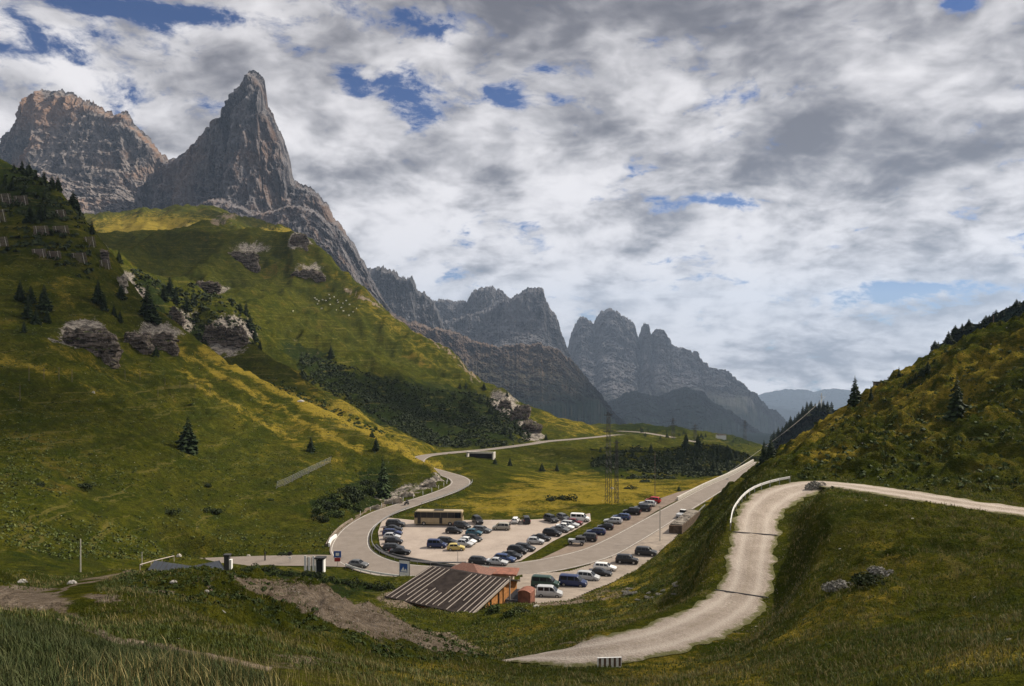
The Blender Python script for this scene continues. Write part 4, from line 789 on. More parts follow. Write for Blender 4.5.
# ------------------------------------------------------------------ rocky face texture of mountains is in their meshes; sheep on the spur
def sheep():
    root = empty('sheep', cat='sheep'); me = MB()
    bm = bmesh.new(); bmesh.ops.create_icosphere(bm, subdivisions=2, radius=1)
    for v in bm.verts: v.co = Vector((v.co.x*.52, v.co.y*.26, v.co.z*.27+.62))
    g = bmesh.new(); bmesh.ops.create_icosphere(g, subdivisions=1, radius=1)
    for v in g.verts: v.co = Vector((v.co.x*.2+.62, v.co.y*.11, v.co.z*.13+.72-v.co.x*.05))
    for b_ in (g,):
        vm = [bm.verts.new(v.co) for v in b_.verts]; b_.verts.index_update()
        for f in b_.faces: bm.faces.new([vm[v.index] for v in f.verts])
    for sx_ in (-.34, .3):
        for sy_ in (-.13, .13):
            r = bmesh.ops.create_cone(bm, cap_ends=True, segments=6, radius1=.035, radius2=.06, depth=.45)
            for v in r['verts']: v.co += Vector((sx_, sy_, .22))
    m_ = bpy.data.meshes.new('sheep'); bm.to_mesh(m_); m_.materials.append(M['wool']); bpy.data.objects.remove(root)
    o = bpy.data.objects.new('sheep', m_); COL.objects.link(o); return o
M['wool'] = simple('wool', (.62,.60,.54), .95, 0, .1)
sh0 = sheep(); first = True
for cx_, cy_ in [(800,40),(808,47),(818,54),(835,48),(850,52),(865,25),(868,42),(888,35),(903,50),(906,60),(928,64),(943,52),(830,88),(898,95),(930,100),(958,70),(975,104),(944,0),(700,100),(920,84),(870,70),(990,88),(812,66),(955,120)]:
    p = hit(140+cx_/4.573, 290+cy_/4.573, 560, 1000)
    if p is None: continue
    o = sh0 if first else sh0.copy()
    if not first: COL.objects.link(o)
    first = False; o.location = (p.x, p.y, p.z); o.rotation_euler = (0, 0, random.random()*6.28); o.scale = (1.5, 1.5, 1.5); tag(o, 'white sheep grazing in the flock on the sunny flank of the middle spur', 'sheep', 'sheep grazing on the middle spur')
# ------------------------------------------------------------------ vehicles
def paint(name, col, rough=.35, metal=.0):
    m, t, p = newmat(name); P = ocoord(t); n = t.noise(P, 2.5, 4, .6); t.set(p.inputs['Base Color'], t.mix(t.ramp(n, .35, .7, 0, .25), col, tuple(x*.6+.03 for x in col)))
    p.inputs['Roughness'].default_value = rough; p.inputs['Metallic'].default_value = metal; p.inputs['Coat Weight'].default_value = .15; p.inputs['Coat Roughness'].default_value = .1; p.inputs['Specular IOR Level'].default_value = .35; return m
PC = {'silver': (.42,.43,.44), 'white': (.74,.74,.72), 'black': (.012,.012,.014), 'navy': (.015,.028,.09), 'teal': (.025,.09,.13), 'grey': (.10,.105,.11), 'dgreen': (.015,.045,.032), 'red': (.38,.012,.012), 'gold': (.50,.40,.13), 'dark': (.028,.03,.034), 'blue': (.03,.055,.14), 'champ': (.33,.31,.26), 'maroon': (.13,.012,.014)}
PM = {k: paint(k+'_car_paint', v) for k, v in PC.items()}
M['glass'] = simple('dark_car_glass', (.010,.012,.014), .08, 0, .1, spec=.3)
M['tyre'] = simple('tyre_rubber', (.018,.018,.018), .9); M['rim'] = simple('wheel_rim', (.42,.42,.43), .35, .8); M['lens'] = simple('clear_headlight', (.65,.66,.68), .15, 0, .1); M['tail'] = simple('red_tail_light', (.30,.01,.01), .25, 0, .1); M['plas'] = simple('black_plastic', (.02,.02,.021), .6)
# stations: x, top z, half width at top; body belt line z; greenhouse between cowl and tail
TYPES = {
 'hatch': dict(L=3.9, W=1.70, H=1.48, belt=.92, S=[(0,.55,.62),(.04,.72,.74),(.22,.92,.74),(.29,.98,.74),(.44,1.42,.56),(.58,1.48,.57),(.80,1.44,.56),(.90,1.28,.56),(.985,.92,.68),(1,.60,.68)], ws=(.295,.435), rw=(.885,.975), sd=[(.40,.60),(.62,.84)]),
 'wagon': dict(L=4.6, W=1.76, H=1.47, belt=.92, S=[(0,.55,.62),(.03,.70,.76),(.22,.90,.76),(.27,.96,.76),(.40,1.40,.57),(.50,1.46,.58),(.84,1.45,.57),(.92,1.34,.57),(.985,.95,.70),(1,.60,.70)], ws=(.275,.395), rw=(.915,.98), sd=[(.36,.53),(.55,.71),(.73,.88)]),
 'sedan': dict(L=4.5, W=1.74, H=1.43, belt=.91, S=[(0,.55,.62),(.03,.70,.75),(.24,.88,.75),(.28,.93,.75),(.42,1.37,.55),(.52,1.42,.56),(.68,1.40,.55),(.82,1.00,.64),(.97,.96,.70),(1,.62,.70)], ws=(.285,.415), rw=(.69,.81), sd=[(.38,.54),(.56,.70)]),
 'suv': dict(L=4.6, W=1.86, H=1.76, belt=1.08, S=[(0,.62,.70),(.03,.88,.82),(.20,1.06,.82),(.25,1.12,.82),(.35,1.66,.64),(.45,1.76,.65),(.88,1.73,.64),(.94,1.60,.64),(.985,1.10,.76),(1,.66,.76)], ws=(.255,.345), rw=(.935,.98), sd=[(.33,.49),(.51,.68),(.70,.88)]),
 'mpv': dict(L=4.3, W=1.78, H=1.66, belt=.98, S=[(0,.58,.66),(.04,.80,.78),(.15,.95,.78),(.19,1.02,.78),(.36,1.58,.62),(.48,1.66,.63),(.82,1.63,.62),(.93,1.48,.62),(.985,1.0,.74),(1,.64,.74)], ws=(.195,.355), rw=(.925,.98), sd=[(.31,.48),(.50,.68),(.70,.88)]),
 'van': dict(L=4.9, W=1.92, H=1.97, belt=1.12, S=[(0,.62,.72),(.03,.92,.84),(.14,1.08,.84),(.17,1.14,.84),(.30,1.86,.74),(.38,1.97,.75),(.90,1.95,.75),(.97,1.88,.75),(.99,1.2,.82),(1,.66,.82)], ws=(.175,.295), rw=(.972,.989), sd=[(.25,.40),(.43,.66),(.69,.93)]),
 'pvan': dict(L=4.3, W=1.76, H=1.80, belt=1.05, S=[(0,.60,.68),(.04,.82,.78),(.16,.98,.78),(.20,1.05,.78),(.36,1.70,.66),(.45,1.80,.67),(.90,1.78,.67),(.965,1.70,.67),(.985,1.1,.76),(1,.64,.76)], ws=(.205,.355), rw=(.967,.984), sd=[(.31,.47),(.50,.68),(.71,.92)]),
}
_proto = {}
def section(T, x):
    S = T['S']; xs = [s[0] for s in S]; zt = float(np.interp(x, xs, [s[1] for s in S])); wt = float(np.interp(x, xs, [s[2] for s in S])); hw = T['W']/2
    e = 1-.16*(max(0, .06-x)/.06)**1.5-.10*(max(0, x-.95)/.05)**1.5
    zb = min(T['belt'], zt-.03); return zt, wt*e, zb, hw*e
def prof(T, x):
    zt, wt, zb, hw = section(T, x); lo = .22
    return [(0, lo), (hw*.86, lo), (hw*.97, lo+.12), (hw, .52), (hw*.985, zb-.10), (hw*.95, zb), (wt, zt-.05) if zt > zb+.08 else (hw*.90, zt-.01), (wt*.86, zt), (wt*.4, zt+.015), (0, zt+.02)]
def make_car(kind, colour):
    key = (kind, colour)
    if key in _proto: return copy_tree(_proto[key])
    T = TYPES[kind]; L = T['L']; root = empty('parked_car'); xs = sorted(set([0, .015, .04, .08, .12, .16]+[s[0] for s in T['S']]+[.34, .48, .65, .75, .88, .95, .97, 1]))
    V = []; Fc = []; n = 10
    for x in xs:
        P = prof(T, x); X = L/2-x*L
        V += [(X, y, z) for y, z in P]+[(X, -y, z) for y, z in P[-2:0:-1]]
    k = 2*n-2
    for i in range(len(xs)-1):
        for j in range(k): Fc.append([i*k+j, i*k+(j+1) % k, (i+1)*k+(j+1) % k, (i+1)*k+j])
    Fc.append(list(range(k))[::-1]); Fc.append([(len(xs)-1)*k+j for j in range(k)])
    b = obj_py('body', V, Fc, PM[colour], root, True)
    try: b.data.set_sharp_from_angle(angle=rad(38))
    except Exception: pass
    def pt(x, side, t, off=.012):
        zt, wt, zb, hw = section(T, x); P = prof(T, x); a, c = P[5], P[6]; return (L/2-x*L, side*(a[0]+(c[0]-a[0])*t+off), a[1]+(c[1]-a[1])*t+.002)
    for side in (-1, 1):
        for (xa, xb) in T['sd']:
            m = MB(); g = [pt(xa, side, .12), pt(xb, side, .12)]
            ta = .9; up = []
            for x in np.linspace(xb, xa, 5):
                zt = section(T, x)[0]
                if zt > T['belt']+.18: up.append(pt(float(x), side, ta))
            pl = g+up
            if len(up) >= 1 and side > 0: pl = pl[::-1]
            if len(pl) >= 3: m.poly(pl).build('side_window', M['glass'], root)
    for nm, (xa, xb) in (('windscreen', T['ws']), ('rear_window', T['rw'])):
        P = []
        for x in (xa, xb):
            zt, wt, zb, hw = section(T, x); P.append((L/2-x*L, wt*.88 if zt > T['belt']+.12 else hw*.84, zt))
        dx = P[1][0]-P[0][0]; dz = P[1][2]-P[0][2]; nn = Vector((dz, 0, -dx)).normalized(); nn = nn if nn.z > 0 else -nn; o_ = nn*.03
        MB().poly([(P[0][0]+o_.x, -P[0][1], P[0][2]+o_.z), (P[0][0]+o_.x, P[0][1], P[0][2]+o_.z), (P[1][0]+o_.x, P[1][1], P[1][2]+o_.z), (P[1][0]+o_.x, -P[1][1], P[1][2]+o_.z)]).build(nm, M['glass'], root)
    R = .31 if kind not in ('suv', 'van') else .36; hw = T['W']/2
    for x in (.19, .80):
        for s in (-1, 1):
            X = L/2-x*L; w_ = MB().tube((X, s*(hw-.20), R), (X, s*(hw+.012), R), R, R, 18).build('wheel', M['tyre'], root)
            MB().tube((X, s*(hw-.05), R), (X, s*(hw+.022), R), R*.62, R*.58, 12).build('rim', M['rim'], w_)
    z = T['S'][1][1]-.07
    for s in (-1, 1):
        MB().box(L/2-.10, L/2-.015 if kind != 'van' else L/2-.01, min(s*hw*.84, s*hw*.52), max(s*hw*.84, s*hw*.52), z-.08, z+.06).build('headlight', M['lens'], root)
        MB().box(-L/2+.0, -L/2+.10, min(s*hw*.92, s*hw*.76), max(s*hw*.92, s*hw*.76), .72, T['belt']+.04).build('tail_light', M['tail'], root)
        MB().box(L/2-T['sd'][0][0]*L-.0, L/2-T['sd'][0][0]*L+.14, min(s*hw, s*(hw+.17)), max(s*hw, s*(hw+.17)), T['belt']+.0, T['belt']+.12).build('mirror', M['plas'], root)
    MB().box(L/2-.06, L/2+.012, -hw*.8, hw*.8, .26, .44).build('front_bumper', M['plas'], root); MB().box(-L/2-.012, -L/2+.06, -hw*.8, hw*.8, .28, .46).build('rear_bumper', M['plas'], root)
    _proto[key] = root; return root
def car(px, py, head, kind, colour, label, group='cars parked at the pass', Y=None, name='parked_car', zz=None, cat='car'):
    if Y is None:
        d = 45.0
        p = Vector(lotp(px, py, Z0)) if zz is None else None
        if zz == 'low':
            Y = 150.0
            for _ in range(30): z_ = float(zlow(0, Y))-.02; Y = -z_*F/(py-CY)
            p = Vector(((px-CX)/F*Y, Y, z_))
    o = make_car(kind, colour); o.name = name; o.location = p; o.rotation_euler = (0, 0, rad(head)); tag(o, label, cat, group)
    return o
G1 = 'cars parked along the kerb at the left end of the lot'
for px, py, h, k, c, lab in [
 (395.5,526.5,-6,'suv','dark','dark estate parked topmost in the tight left kerb row'),
 (393,531,-4,'sedan','black','black low car second from the top of the left kerb row'),
 (392.5,535,-4,'wagon','navy','dark blue car third from the top of the left kerb row'),
 (392,539,-5,'hatch','silver','silver-roofed car in the middle of the kerb row at the left end of the lot'),
 (394,543.5,-5,'hatch','black','black hatchback just below the silver one in the left kerb row'),
 (393.5,550,-4,'wagon','dark','dark estate second from the bottom of the left kerb row'),
 (400,554,-4,'sedan','black','black car at the bottom end of the left kerb row with a clear windscreen')]: car(px, py, h, k, c, lab, G1)
G2 = 'cars parked in the middle of the lot'
for px, py, h, k, c, lab in [
 (462,528,-28,'mpv','dark','dark people carrier parked right behind the black hatchback below the coach'),
 (454,533,-12,'hatch','black','black rounded hatchback parked in front of the coach'),
 (482,532,-24,'wagon','grey','grey estate half hidden behind the teal hatchback'),
 (474,535,-12,'hatch','teal','teal blue hatchback in the middle of the lot'),
 (472.5,540.5,-28,'sedan','black','black low car with a pale windscreen in the slanting row of the lot centre'),
 (468,543.5,-24,'hatch','white','white hatchback between the black low car and the silver one in the lot centre'),
 (464.5,546,-20,'hatch','silver','silver hatchback directly behind the yellow car'),
 (447,543.5,-18,'wagon','dark','dark car half hidden behind the blue van'),
 (437,547.3,-8,'pvan','navy','blue boxy van nearest the left row in the lot'),
 (456,550,0,'hatch','gold','pale yellow hatchback with a white roof rack, nearest in the lot centre'),
 (477.5,523,-70,'suv','black','black off-roader parked alone at the back kerb right of the coach'),
 (501.5,529.5,174,'mpv','champ','silver-beige people carrier standing alone in the back of the lot'),
 (515.5,522.5,82,'hatch','white','small white car at the meadow edge, left of a pair'),
 (526,522.5,96,'suv','dark','small dark car at the meadow edge, right of a pair')]: car(px, py, h, k, c, lab, G2)
G3 = 'cars parked along the green strip on the right side of the lot'
for px, py, h, k, c, lab in [
 (580,521,-14,'van','white','large white vehicle at the far right corner of the lot'),
 (575,524.5,-20,'hatch','maroon','dark red car in front of the large white vehicle at the lot corner'),
 (563.5,519.5,-62,'wagon','grey','grey estate with open tailgate side at the far kerb, right of a pair'),
 (551,521.5,-58,'suv','dark','dark grey car at the far kerb of the lot, left of a pair'),
 (570,526.5,-24,'wagon','silver','silver estate farthest along the strip row below the red car'),
 (565,529,-24,'sedan','white','white saloon second farthest in the strip row'),
 (560,531.5,-24,'sedan','grey','grey saloon third farthest in the strip row'),
 (552,535.5,-20,'mpv','black','large black people carrier in the middle of the strip row'),
 (541,540,-22,'sedan','black','black saloon behind the silver hatchback in the strip row'),
 (535.5,543.5,-10,'hatch','silver','silver rounded hatchback in the middle of the strip row'),
 (525,550,-24,'wagon','dark','dark estate partly behind the black hatchback of the strip row'),
 (517.5,553,-20,'mpv','black','black high hatchback in the nearer half of the strip row'),
 (511.5,557.5,-22,'sedan','dark','dark saloon second nearest group in the strip row'),
 (505,561,-22,'wagon','blue','blue-grey estate with a pale bonnet near the red-brown roof'),
 (497,564.5,-14,'sedan','silver','silver-white saloon nearest the beige kiosk'),
 (480,563.5,-14,'wagon','dark','dark car showing only its roof above the red tiled roof')]: car(px, py, h, k, c, lab, G3)
G4 = 'cars parked on the gravel shoulder above the road'
for px, py, h, k, c, lab in [
 (587,540.5,166,'suv','dark','dark off-roader right behind the silver jeep'),
 (596,534,166,'wagon','navy','dark blue estate on the shoulder, third from the near end'),
 (605.5,529,164,'hatch','black','black hatchback on the shoulder between the navy and the silver estates'),
 (613,523,162,'wagon','silver','silver estate in the middle of the shoulder row'),
 (621.5,519,160,'wagon','blue','dark blue estate with a bright roof in the shoulder row'),
 (632,514,160,'suv','black','long black off-roader in the far half of the shoulder row'),
 (642.5,510.5,158,'suv','dark','black off-roader third from the far end of the shoulder row'),
 (647.5,505.5,156,'wagon','silver','silver estate next to the red car at the far end of the shoulder row'),
 (653,502.5,154,'mpv','red','bright red car at the far end of the shoulder row')]: car(px, py, h, k, c, lab, G4)
G5 = 'cars parked along the near edge of the road'
for px, py, h, k, c, lab in [
 (545.5,587,-14,'van','dgreen','dark green minibus behind the silver van'),
 (549.5,596.5,-10,'pvan','silver','silver boxy van, nearest vehicle beside the rusty shed'),
 (573,586,-16,'van','navy','dark blue panel van next to the green minibus'),
 (588,580,-18,'mpv','silver','silver people carrier with a roof rack next to the dark blue van'),
 (600,575.5,-18,'sedan','black','black saloon between the silver people carrier and the silver estate'),
 (605,570,-16,'wagon','white','silver-white estate with a long dark side in the near roadside row'),
 (627,563,-14,'suv','black','large black off-roader in the near roadside row'),
 (646,555,-18,'suv','dark','dark off-roader half hidden behind the grass slope')]: car(px, py, h, k, c, lab, G5, zz='low')
car(358.5,567,-14,'hatch','grey','grey hatchback driving on the road bend beside the guardrail', None, name='moving_car')
# open jeep with a dark soft top and a spare wheel
def jeep():
    root = empty('jeep', lotp(577.5, 544.5), rad(166), 'silver jeep with a dark soft top, nearest car on the gravel shoulder', 'jeep'); p = PM['silver']
    MB().prism([(2.0,-.62),(2.0,.62),(.55,.70),(-1.75,.74),(-1.75,-.74),(.55,-.70)], .55, 1.12).box(.50, 2.02, -.62, .62, 1.12, 1.17).build('body', p, root)
    MB().prism([(.35,-.70),(.35,.70),(-1.75,.70),(-1.75,-.70)], 1.13, 1.80).build('soft_top', M['plas'], root)
    for s in (-1, 1):
        MB().box(-.9, .25, min(s*.70, s*.72), max(s*.70, s*.72), 1.22, 1.66).build('side_window', M['glass'], root)
        MB().box(1.05, 2.0, min(s*.64, s*.88), max(s*.64, s*.88), .85, .92).build('fender', M['plas'], root); MB().box(-1.6, -.65, min(s*.74, s*.88), max(s*.74, s*.88), .85, .92).build('fender', M['plas'], root)
        MB().tube((2.0, s*.42, .9), (2.04, s*.42, .9), .11, .11, 12).build('headlight', M['lens'], root)
        for X in (1.5, -1.1):
            w_ = MB().tube((X, s*.62, .39), (X, s*.88, .39), .39, .39, 18).build('wheel', M['tyre'], root); MB().tube((X, s*.80, .39), (X, s*.90, .39), .21, .2, 12).build('rim', M['rim'], w_)
    MB().poly([(.38,-.62,1.2),(.38,.62,1.2),(.30,.60,1.68),(.30,-.60,1.68)]).build('windscreen', M['glass'], root)
    MB().tube((-1.76, .1, 1.0), (-1.98, .1, 1.0), .37, .37, 18).build('spare_wheel', M['tyre'], root); MB().box(1.98, 2.12, -.75, .75, .5, .66).build('bumper', M['plas'], root)
jeep()
# flat-bed truck half hidden by the planter
def pickup():
    root = empty('pickup_truck', lotp(682, 517), rad(60), 'white pickup with a dark cab half hidden behind the stone planter', 'pickup truck')
    MB().box(-2.4, .3, -.88, .88, .55, 1.1).build('cargo_bed', PM['silver'], root); MB().prism([(.3,-.88),(2.4,-.82),(2.4,.82),(.3,.88)], .5, 1.08).build('body', PM['dark'], root)
    c = MB(); c.add([(.32,-.80,1.08),(1.75,-.80,1.08),(1.75,.80,1.08),(.32,.80,1.08),(.42,-.68,1.72),(1.2,-.68,1.72),(1.2,.68,1.72),(.42,.68,1.72)], [[0,1,5,4],[1,2,6,5],[2,3,7,6],[3,0,4,7]]); c.build('cab_windows', M['glass'], root)
    MB().box(.40, 1.22, -.70, .70, 1.72, 1.80).build('cab_roof', PM['white'], root)
    for X in (1.6, -1.5):
        for s in (-1, 1): MB().tube((X, s*.66, .36), (X, s*.89, .36), .36, .36, 16).build('wheel', M['tyre'], root)
pickup()
# coach
def coach():
    root = empty('coach', lotp(439, 524.5), rad(180-3), 'long cream and gold coach with a dark window band behind the lot', 'coach')
    M['cream'] = simple('cream_coach_paint', (.36,.28,.165), .35, 0, .12, 1.5); L, hw = 6.0, 1.27
    b = MB(); S = [(6.0,3.1,1.12),(5.85,3.35,1.2),(5.4,3.58,1.27),(-5.7,3.58,1.27),(-5.95,3.45,1.22),(-6.0,3.2,1.2)]; V = []; Fc = []
    for x, zt, w_ in S: V += [(x, -w_, .38), (x, -w_, zt-.25), (x, -w_*.86, zt), (x, w_*.86, zt), (x, w_, zt-.25), (x, w_, .38)]
    for i in range(len(S)-1):
        for j in range(6): Fc.append([i*6+j, (i+1)*6+j, (i+1)*6+(j+1) % 6, i*6+(j+1) % 6])
    Fc += [list(range(6)), [30+j for j in range(6)][::-1]]; b.add(V, Fc); b.build('body', M['cream'], root)
    for s in (-1, 1):
        for x0, x1 in ((-5.6,-4.0),(-3.97,-2.3),(-2.27,-.6),(-.57,1.1),(1.13,2.8),(2.83,4.3),(4.33,5.9)): MB().box(x0, x1, min(s*1.265, s*1.285), max(s*1.265, s*1.285), 1.9, 3.3).build('side_window', M['glass'], root)
        MB().box(-4.2, 5.2, min(s*1.27, s*1.279), max(s*1.27, s*1.279), .62, .72).build('trim_strip', simple('dark_gold_trim', (.22,.13,.04), .5), root)
        for X in (3.6, -2.9):
            w_ = MB().tube((X, s*1.0, .5), (X, s*1.29, .5), .5, .5, 20).build('wheel', M['tyre'], root); MB().tube((X, s*1.2, .5), (X, s*1.305, .5), .28, .24, 12).build('rim', M['rim'], w_)
        MB().box(5.6, 5.95, min(s*1.3, s*1.5), max(s*1.3, s*1.5), 2.6, 3.0).build('mirror', M['plas'], root)
    MB().box(6.0, 6.03, -1.08, 1.08, 1.25, 3.0).build('windscreen', M['glass'], root); MB().box(4.35, 5.15, 1.275, 1.295, .45, 1.9).build('front_door', M['glass'], root); MB().box(-1.0, -.25, 1.275, 1.295, .5, 1.9).build('rear_door', M['glass'], root)
    MB().box(-6.03, -6.0, -.95, .95, 2.2, 3.1).build('rear_window', M['glass'], root)
    MB().box(-1.2, 1.2, -.75, .75, 3.58, 3.70).build('roof_unit', M['plas'], root)
    for k in (.75, -.75): MB().box(6.0, 6.04, k-.22, k+.22, .7, .95).build('headlight', M['lens'], root)
coach()
# motorcycle with rider far up the road
def rider():
    o = Vector(lotp(406.5, 505)); mc = empty('motorcycle', o, rad(55), 'dark motorcycle going up the road beyond the parked cars', 'motorcycle')
    for X in (.72, -.7): MB().tube((X, -.07, .31), (X, .07, .31), .31, .31, 16).build('wheel', M['tyre'], mc)
    MB().beam((-.6,0,.5),(.5,0,.62),.28,.32).beam((.35,0,.55),(.66,0,.98),.3,.25).build('body', M['plas'], mc); MB().beam((-.75,0,.82),(.1,0,.8),.3,.12).build('seat', M['plas'], mc); MB().tube((.52,-.36,1.05),(.52,.36,1.05),.02).build('handlebar', M['dsteel'], mc)
    # rider: one skinned body
    pts = {'pel': (-.25,0,.95,.17), 'chest': (-.02,0,1.32,.19), 'neck': (.05,0,1.52,.07), 'head': (.09,0,1.66,.13), 'shl': (0,.22,1.42,.08), 'ell': (.2,.33,1.2,.055), 'hal': (.48,.3,1.08,.045), 'shr': (0,-.22,1.42,.08), 'elr': (.2,-.33,1.2,.055), 'har': (.48,-.3,1.08,.045), 'knl': (.15,.24,.78,.085), 'fol': (-.12,.25,.38,.06), 'knr': (.15,-.24,.78,.085), 'for': (-.12,-.25,.38,.06)}
    ed = [('pel','chest'),('chest','neck'),('neck','head'),('chest','shl'),('shl','ell'),('ell','hal'),('chest','shr'),('shr','elr'),('elr','har'),('pel','knl'),('knl','fol'),('pel','knr'),('knr','for')]
    skin_person('person', pts, ed, o, 55, M['plas'], 'motorcyclist in dark clothes riding up the road beyond the parked cars')
def skin_person(name, pts, ed, loc, rz, mat, label):
    ks = list(pts); me = bpy.data.meshes.new(name); me.from_pydata([pts[k][:3] for k in ks], [(ks.index(a), ks.index(b)) for a, b in ed], []); o = bpy.data.objects.new(name, me); COL.objects.link(o)
    sk = o.modifiers.new('s', 'SKIN'); 
    for i, k in enumerate(ks): me.skin_vertices[0].data[i].radius = (pts[k][3], pts[k][3])
    me.skin_vertices[0].data[0].use_root = True; o.modifiers.new('d', 'SUBSURF').levels = 1
    dg = bpy.context.evaluated_depsgraph_get(); m2 = bpy.data.meshes.new_from_object(o.evaluated_get(dg)); m2.materials.clear(); m2.materials.append(mat); o.modifiers.clear(); o.data = m2
    for p in m2.polygons: p.use_smooth = True
    o.location = loc; o.rotation_euler = (0, 0, rad(rz)); tag(o, label, 'person'); return o
rider()
# ------------------------------------------------------------------ buildings and street furniture
def offset_line(L, side, off, cond=None, step=1):
    out = []
    for i in range(0, len(L), step):
        t = L[min(i+1, len(L)-1)][:2]-L[max(i-1, 0)][:2]; t = t/np.linalg.norm(t); nx, ny = t[1], -t[0]; q = (L[i][0]+nx*side*(L[i][3]+off), L[i][1]+ny*side*(L[i][3]+off), L[i][2])
        if cond is None or cond(q): out.append(q)
    return out
def guardrail(P, label, mat='rail', every=2, hgt=.75, band=.32, group=None, post=.055):
    root = empty('guardrail', P[0], 0, label, 'guardrail', group); o = Vector(P[0]); r = MB()
    for a, b in zip(P[:-1], P[1:]):
        a = Vector(a)-o; b = Vector(b)-o; r.beam(a+Vector((0,0,hgt-band/2)), b+Vector((0,0,hgt-band/2)), .07, band)
    r.build('rail', M[mat], root)
    for i in range(0, len(P), every):
        a = Vector(P[i])-o; MB().tube(a+Vector((0,0,-.25)), a+Vector((0,0,hgt-.02)), post, post, 5).build('post', M['rail'], root)
    return root
mainf = np.array(MAINF)
i0 = np.argmin(np.hypot(mainf[:, 0]+1, mainf[:, 1]-258))
guardrail(offset_line(mainf, -1, .35, lambda q: -33.5 < q[0] < -13 and q[1] < 165, 2), 'white-topped guardrail along the near side of the road left of the barn', 'white', 1, .8, .34)
guardrail(offset_line(mainf, 1, .45, lambda q: -33.5 < q[0] < -8 and 158 < q[1] < 216 and not (q[0] > -20 and q[1] > 170), 2), 'curved guardrail between the road bend and the left end of the parking lot', 'rail', 2)
guardrail(offset_line(mainf, 1, .4, lambda q: q[0] < -8 and 221 < q[1] < 262, 2), 'guardrail along the road above the coach up to the blind corner', 'rail', 2)
def wall(P, h, w, name, label, cat, mat='conc'):
    m = MB(); o = Vector(P[0])
    for a, b in zip(P[:-1], P[1:]):
        a = Vector(a)-o; b = Vector(b)-o; m.beam(a+Vector((0,0,h/2-.1)), b+Vector((0,0,h/2-.1)), w, h+.2)
    ob = m.build(name, M[mat]); ob.location = o; tag(ob, label, cat); return ob
wall(offset_line(mainf, 1, .5, lambda q: q[0] > 45.5 and 226 < q[1] < 304, 3), .85, .45, 'roadside_wall', 'long pale concrete wall along the far side of the straight road', 'wall')
wall(offset_line(mainf, -1, .9, lambda q: q[0] < -33 and q[1] < 205 and q[1] > 176, 3), .35, .35, 'roadside_wall', 'low stone wall on the outside of the road bend under the thicket', 'wall', 'stones')
wall([lotp(x, y) for x, y in ((329,546),(331,541),(336,537))], .7, .4, 'end_wall', 'short white end wall where the side road joins the bend', 'wall', 'white')
kl = [lotp(x, y) for x, y in ((376,546),(383,553),(404,558.5),(424,562.5),(440,566),(470,569.5),(497,570))]
wall(kl, .45, .35, 'lot_kerb', 'dark low kerb wall between the lot and the lower road', 'kerb', 'dsteel')
trk = np.array(TRKF)
tr = [q for q in offset_line(trk, -1, .25, None, 3) if q[1] > 88 and q[0] < 39]
guardrail(tr, 'white curved guardrail on the outside of the gravel track bend', 'white', 1, .7, .28)
guardrail([tuple(Vector(lotp(x, y, -44.6))) for x, y in ((692,523),(696,518),(700,513),(705,508))], 'short guardrail behind the grass-topped stone planter', 'rail', 1, 1.0)
# drainage channels across the track
for px, py, lab in ((752,594,'lower steel drainage channel crossing the gravel track'),(757,533,'upper steel drainage channel crossing the gravel track')):
    j = int(np.argmin([abs(CY-q[2]/q[1]*F-py)+abs(CX+q[0]/q[1]*F-px)*.3 for q in trk])); t = trk[j+1][:2]-trk[j-1][:2]; t /= np.linalg.norm(t); c = Vector(trk[j][:3]); nx = Vector((t[1], -t[0], 0)); hw = trk[j][3]
    m = MB(); tv = Vector((t[0], t[1], 0))
    for s in (-1, 1): m.beam(c-nx*hw*.95+tv*s*.06+Vector((0,0,.02)), c+nx*hw*.95+tv*s*.06+Vector((0,0,.02)), .03, .06)
    o = m.beam(c-nx*hw, c+nx*hw, .10, .03).build('drainage_channel', M['dsteel']); tag(o, lab, 'drain')
# striped barrier at the lower edge of the track
def barrier():
    p = hit(609.5, 667); root = empty('striped_barrier', p, rad(4), 'small white and brown striped barrier at the lower edge of the gravel track', 'barrier'); M['bstripe'] = simple('brown_stripe', (.10,.05,.035), .7)
    MB().box(-.78, .78, -.06, .06, .0, .62).build('board', M['white'], root); m = MB()
    for k in range(5): x = -.70+k*.32; m.box(x, x+.14, -.072, .072, .03, .60)
    m.build('stripe', M['bstripe'], root); MB().box(-.7, -.6, -.2, .2, -.2, .05).box(.6, .7, -.2, .2, -.2, .05).build('foot', M['conc'], root)
barrier()
# barn
def slate():
    m, t, p = newmat('dark_corrugated_roof'); P = ocoord(t); n = t.noise(P, .8, 5, .7); v = t.noise(t.mapping(P, (1,1,1)), 6, 3)
    t.set(p.inputs['Base Color'], t.mix(t.ramp(n, .3, .7), (.018,.014,.013), (.042,.033,.029))); p.inputs['Roughness'].default_value = .95; p.inputs['Specular IOR Level'].default_value = .08; return m
M['slate'] = slate(); M['orange'] = simple('orange_wood', (.40,.17,.045), .85, 0, .3, 1.5); M['timber'] = simple('grey_timber', (.13,.10,.08), .9, 0, .3, 3)
M['batten'] = simple('pale_batten', (.36,.31,.27), .8, 0, .2); M['rust'] = simple('rusty_sheet', (.20,.075,.045), .85, 0, .35, 1.2); M['plaster'] = simple('beige_plaster', (.42,.36,.29), .9, 0, .15, 1)
M['navyroof'] = simple('dark_blue_sheet_roof', (.035,.042,.055), .45, .4, .2, 1); M['paintdark'] = simple('painted_dark', (.006,.006,.006), .9)  # near-black colour paints in the darkness inside openings
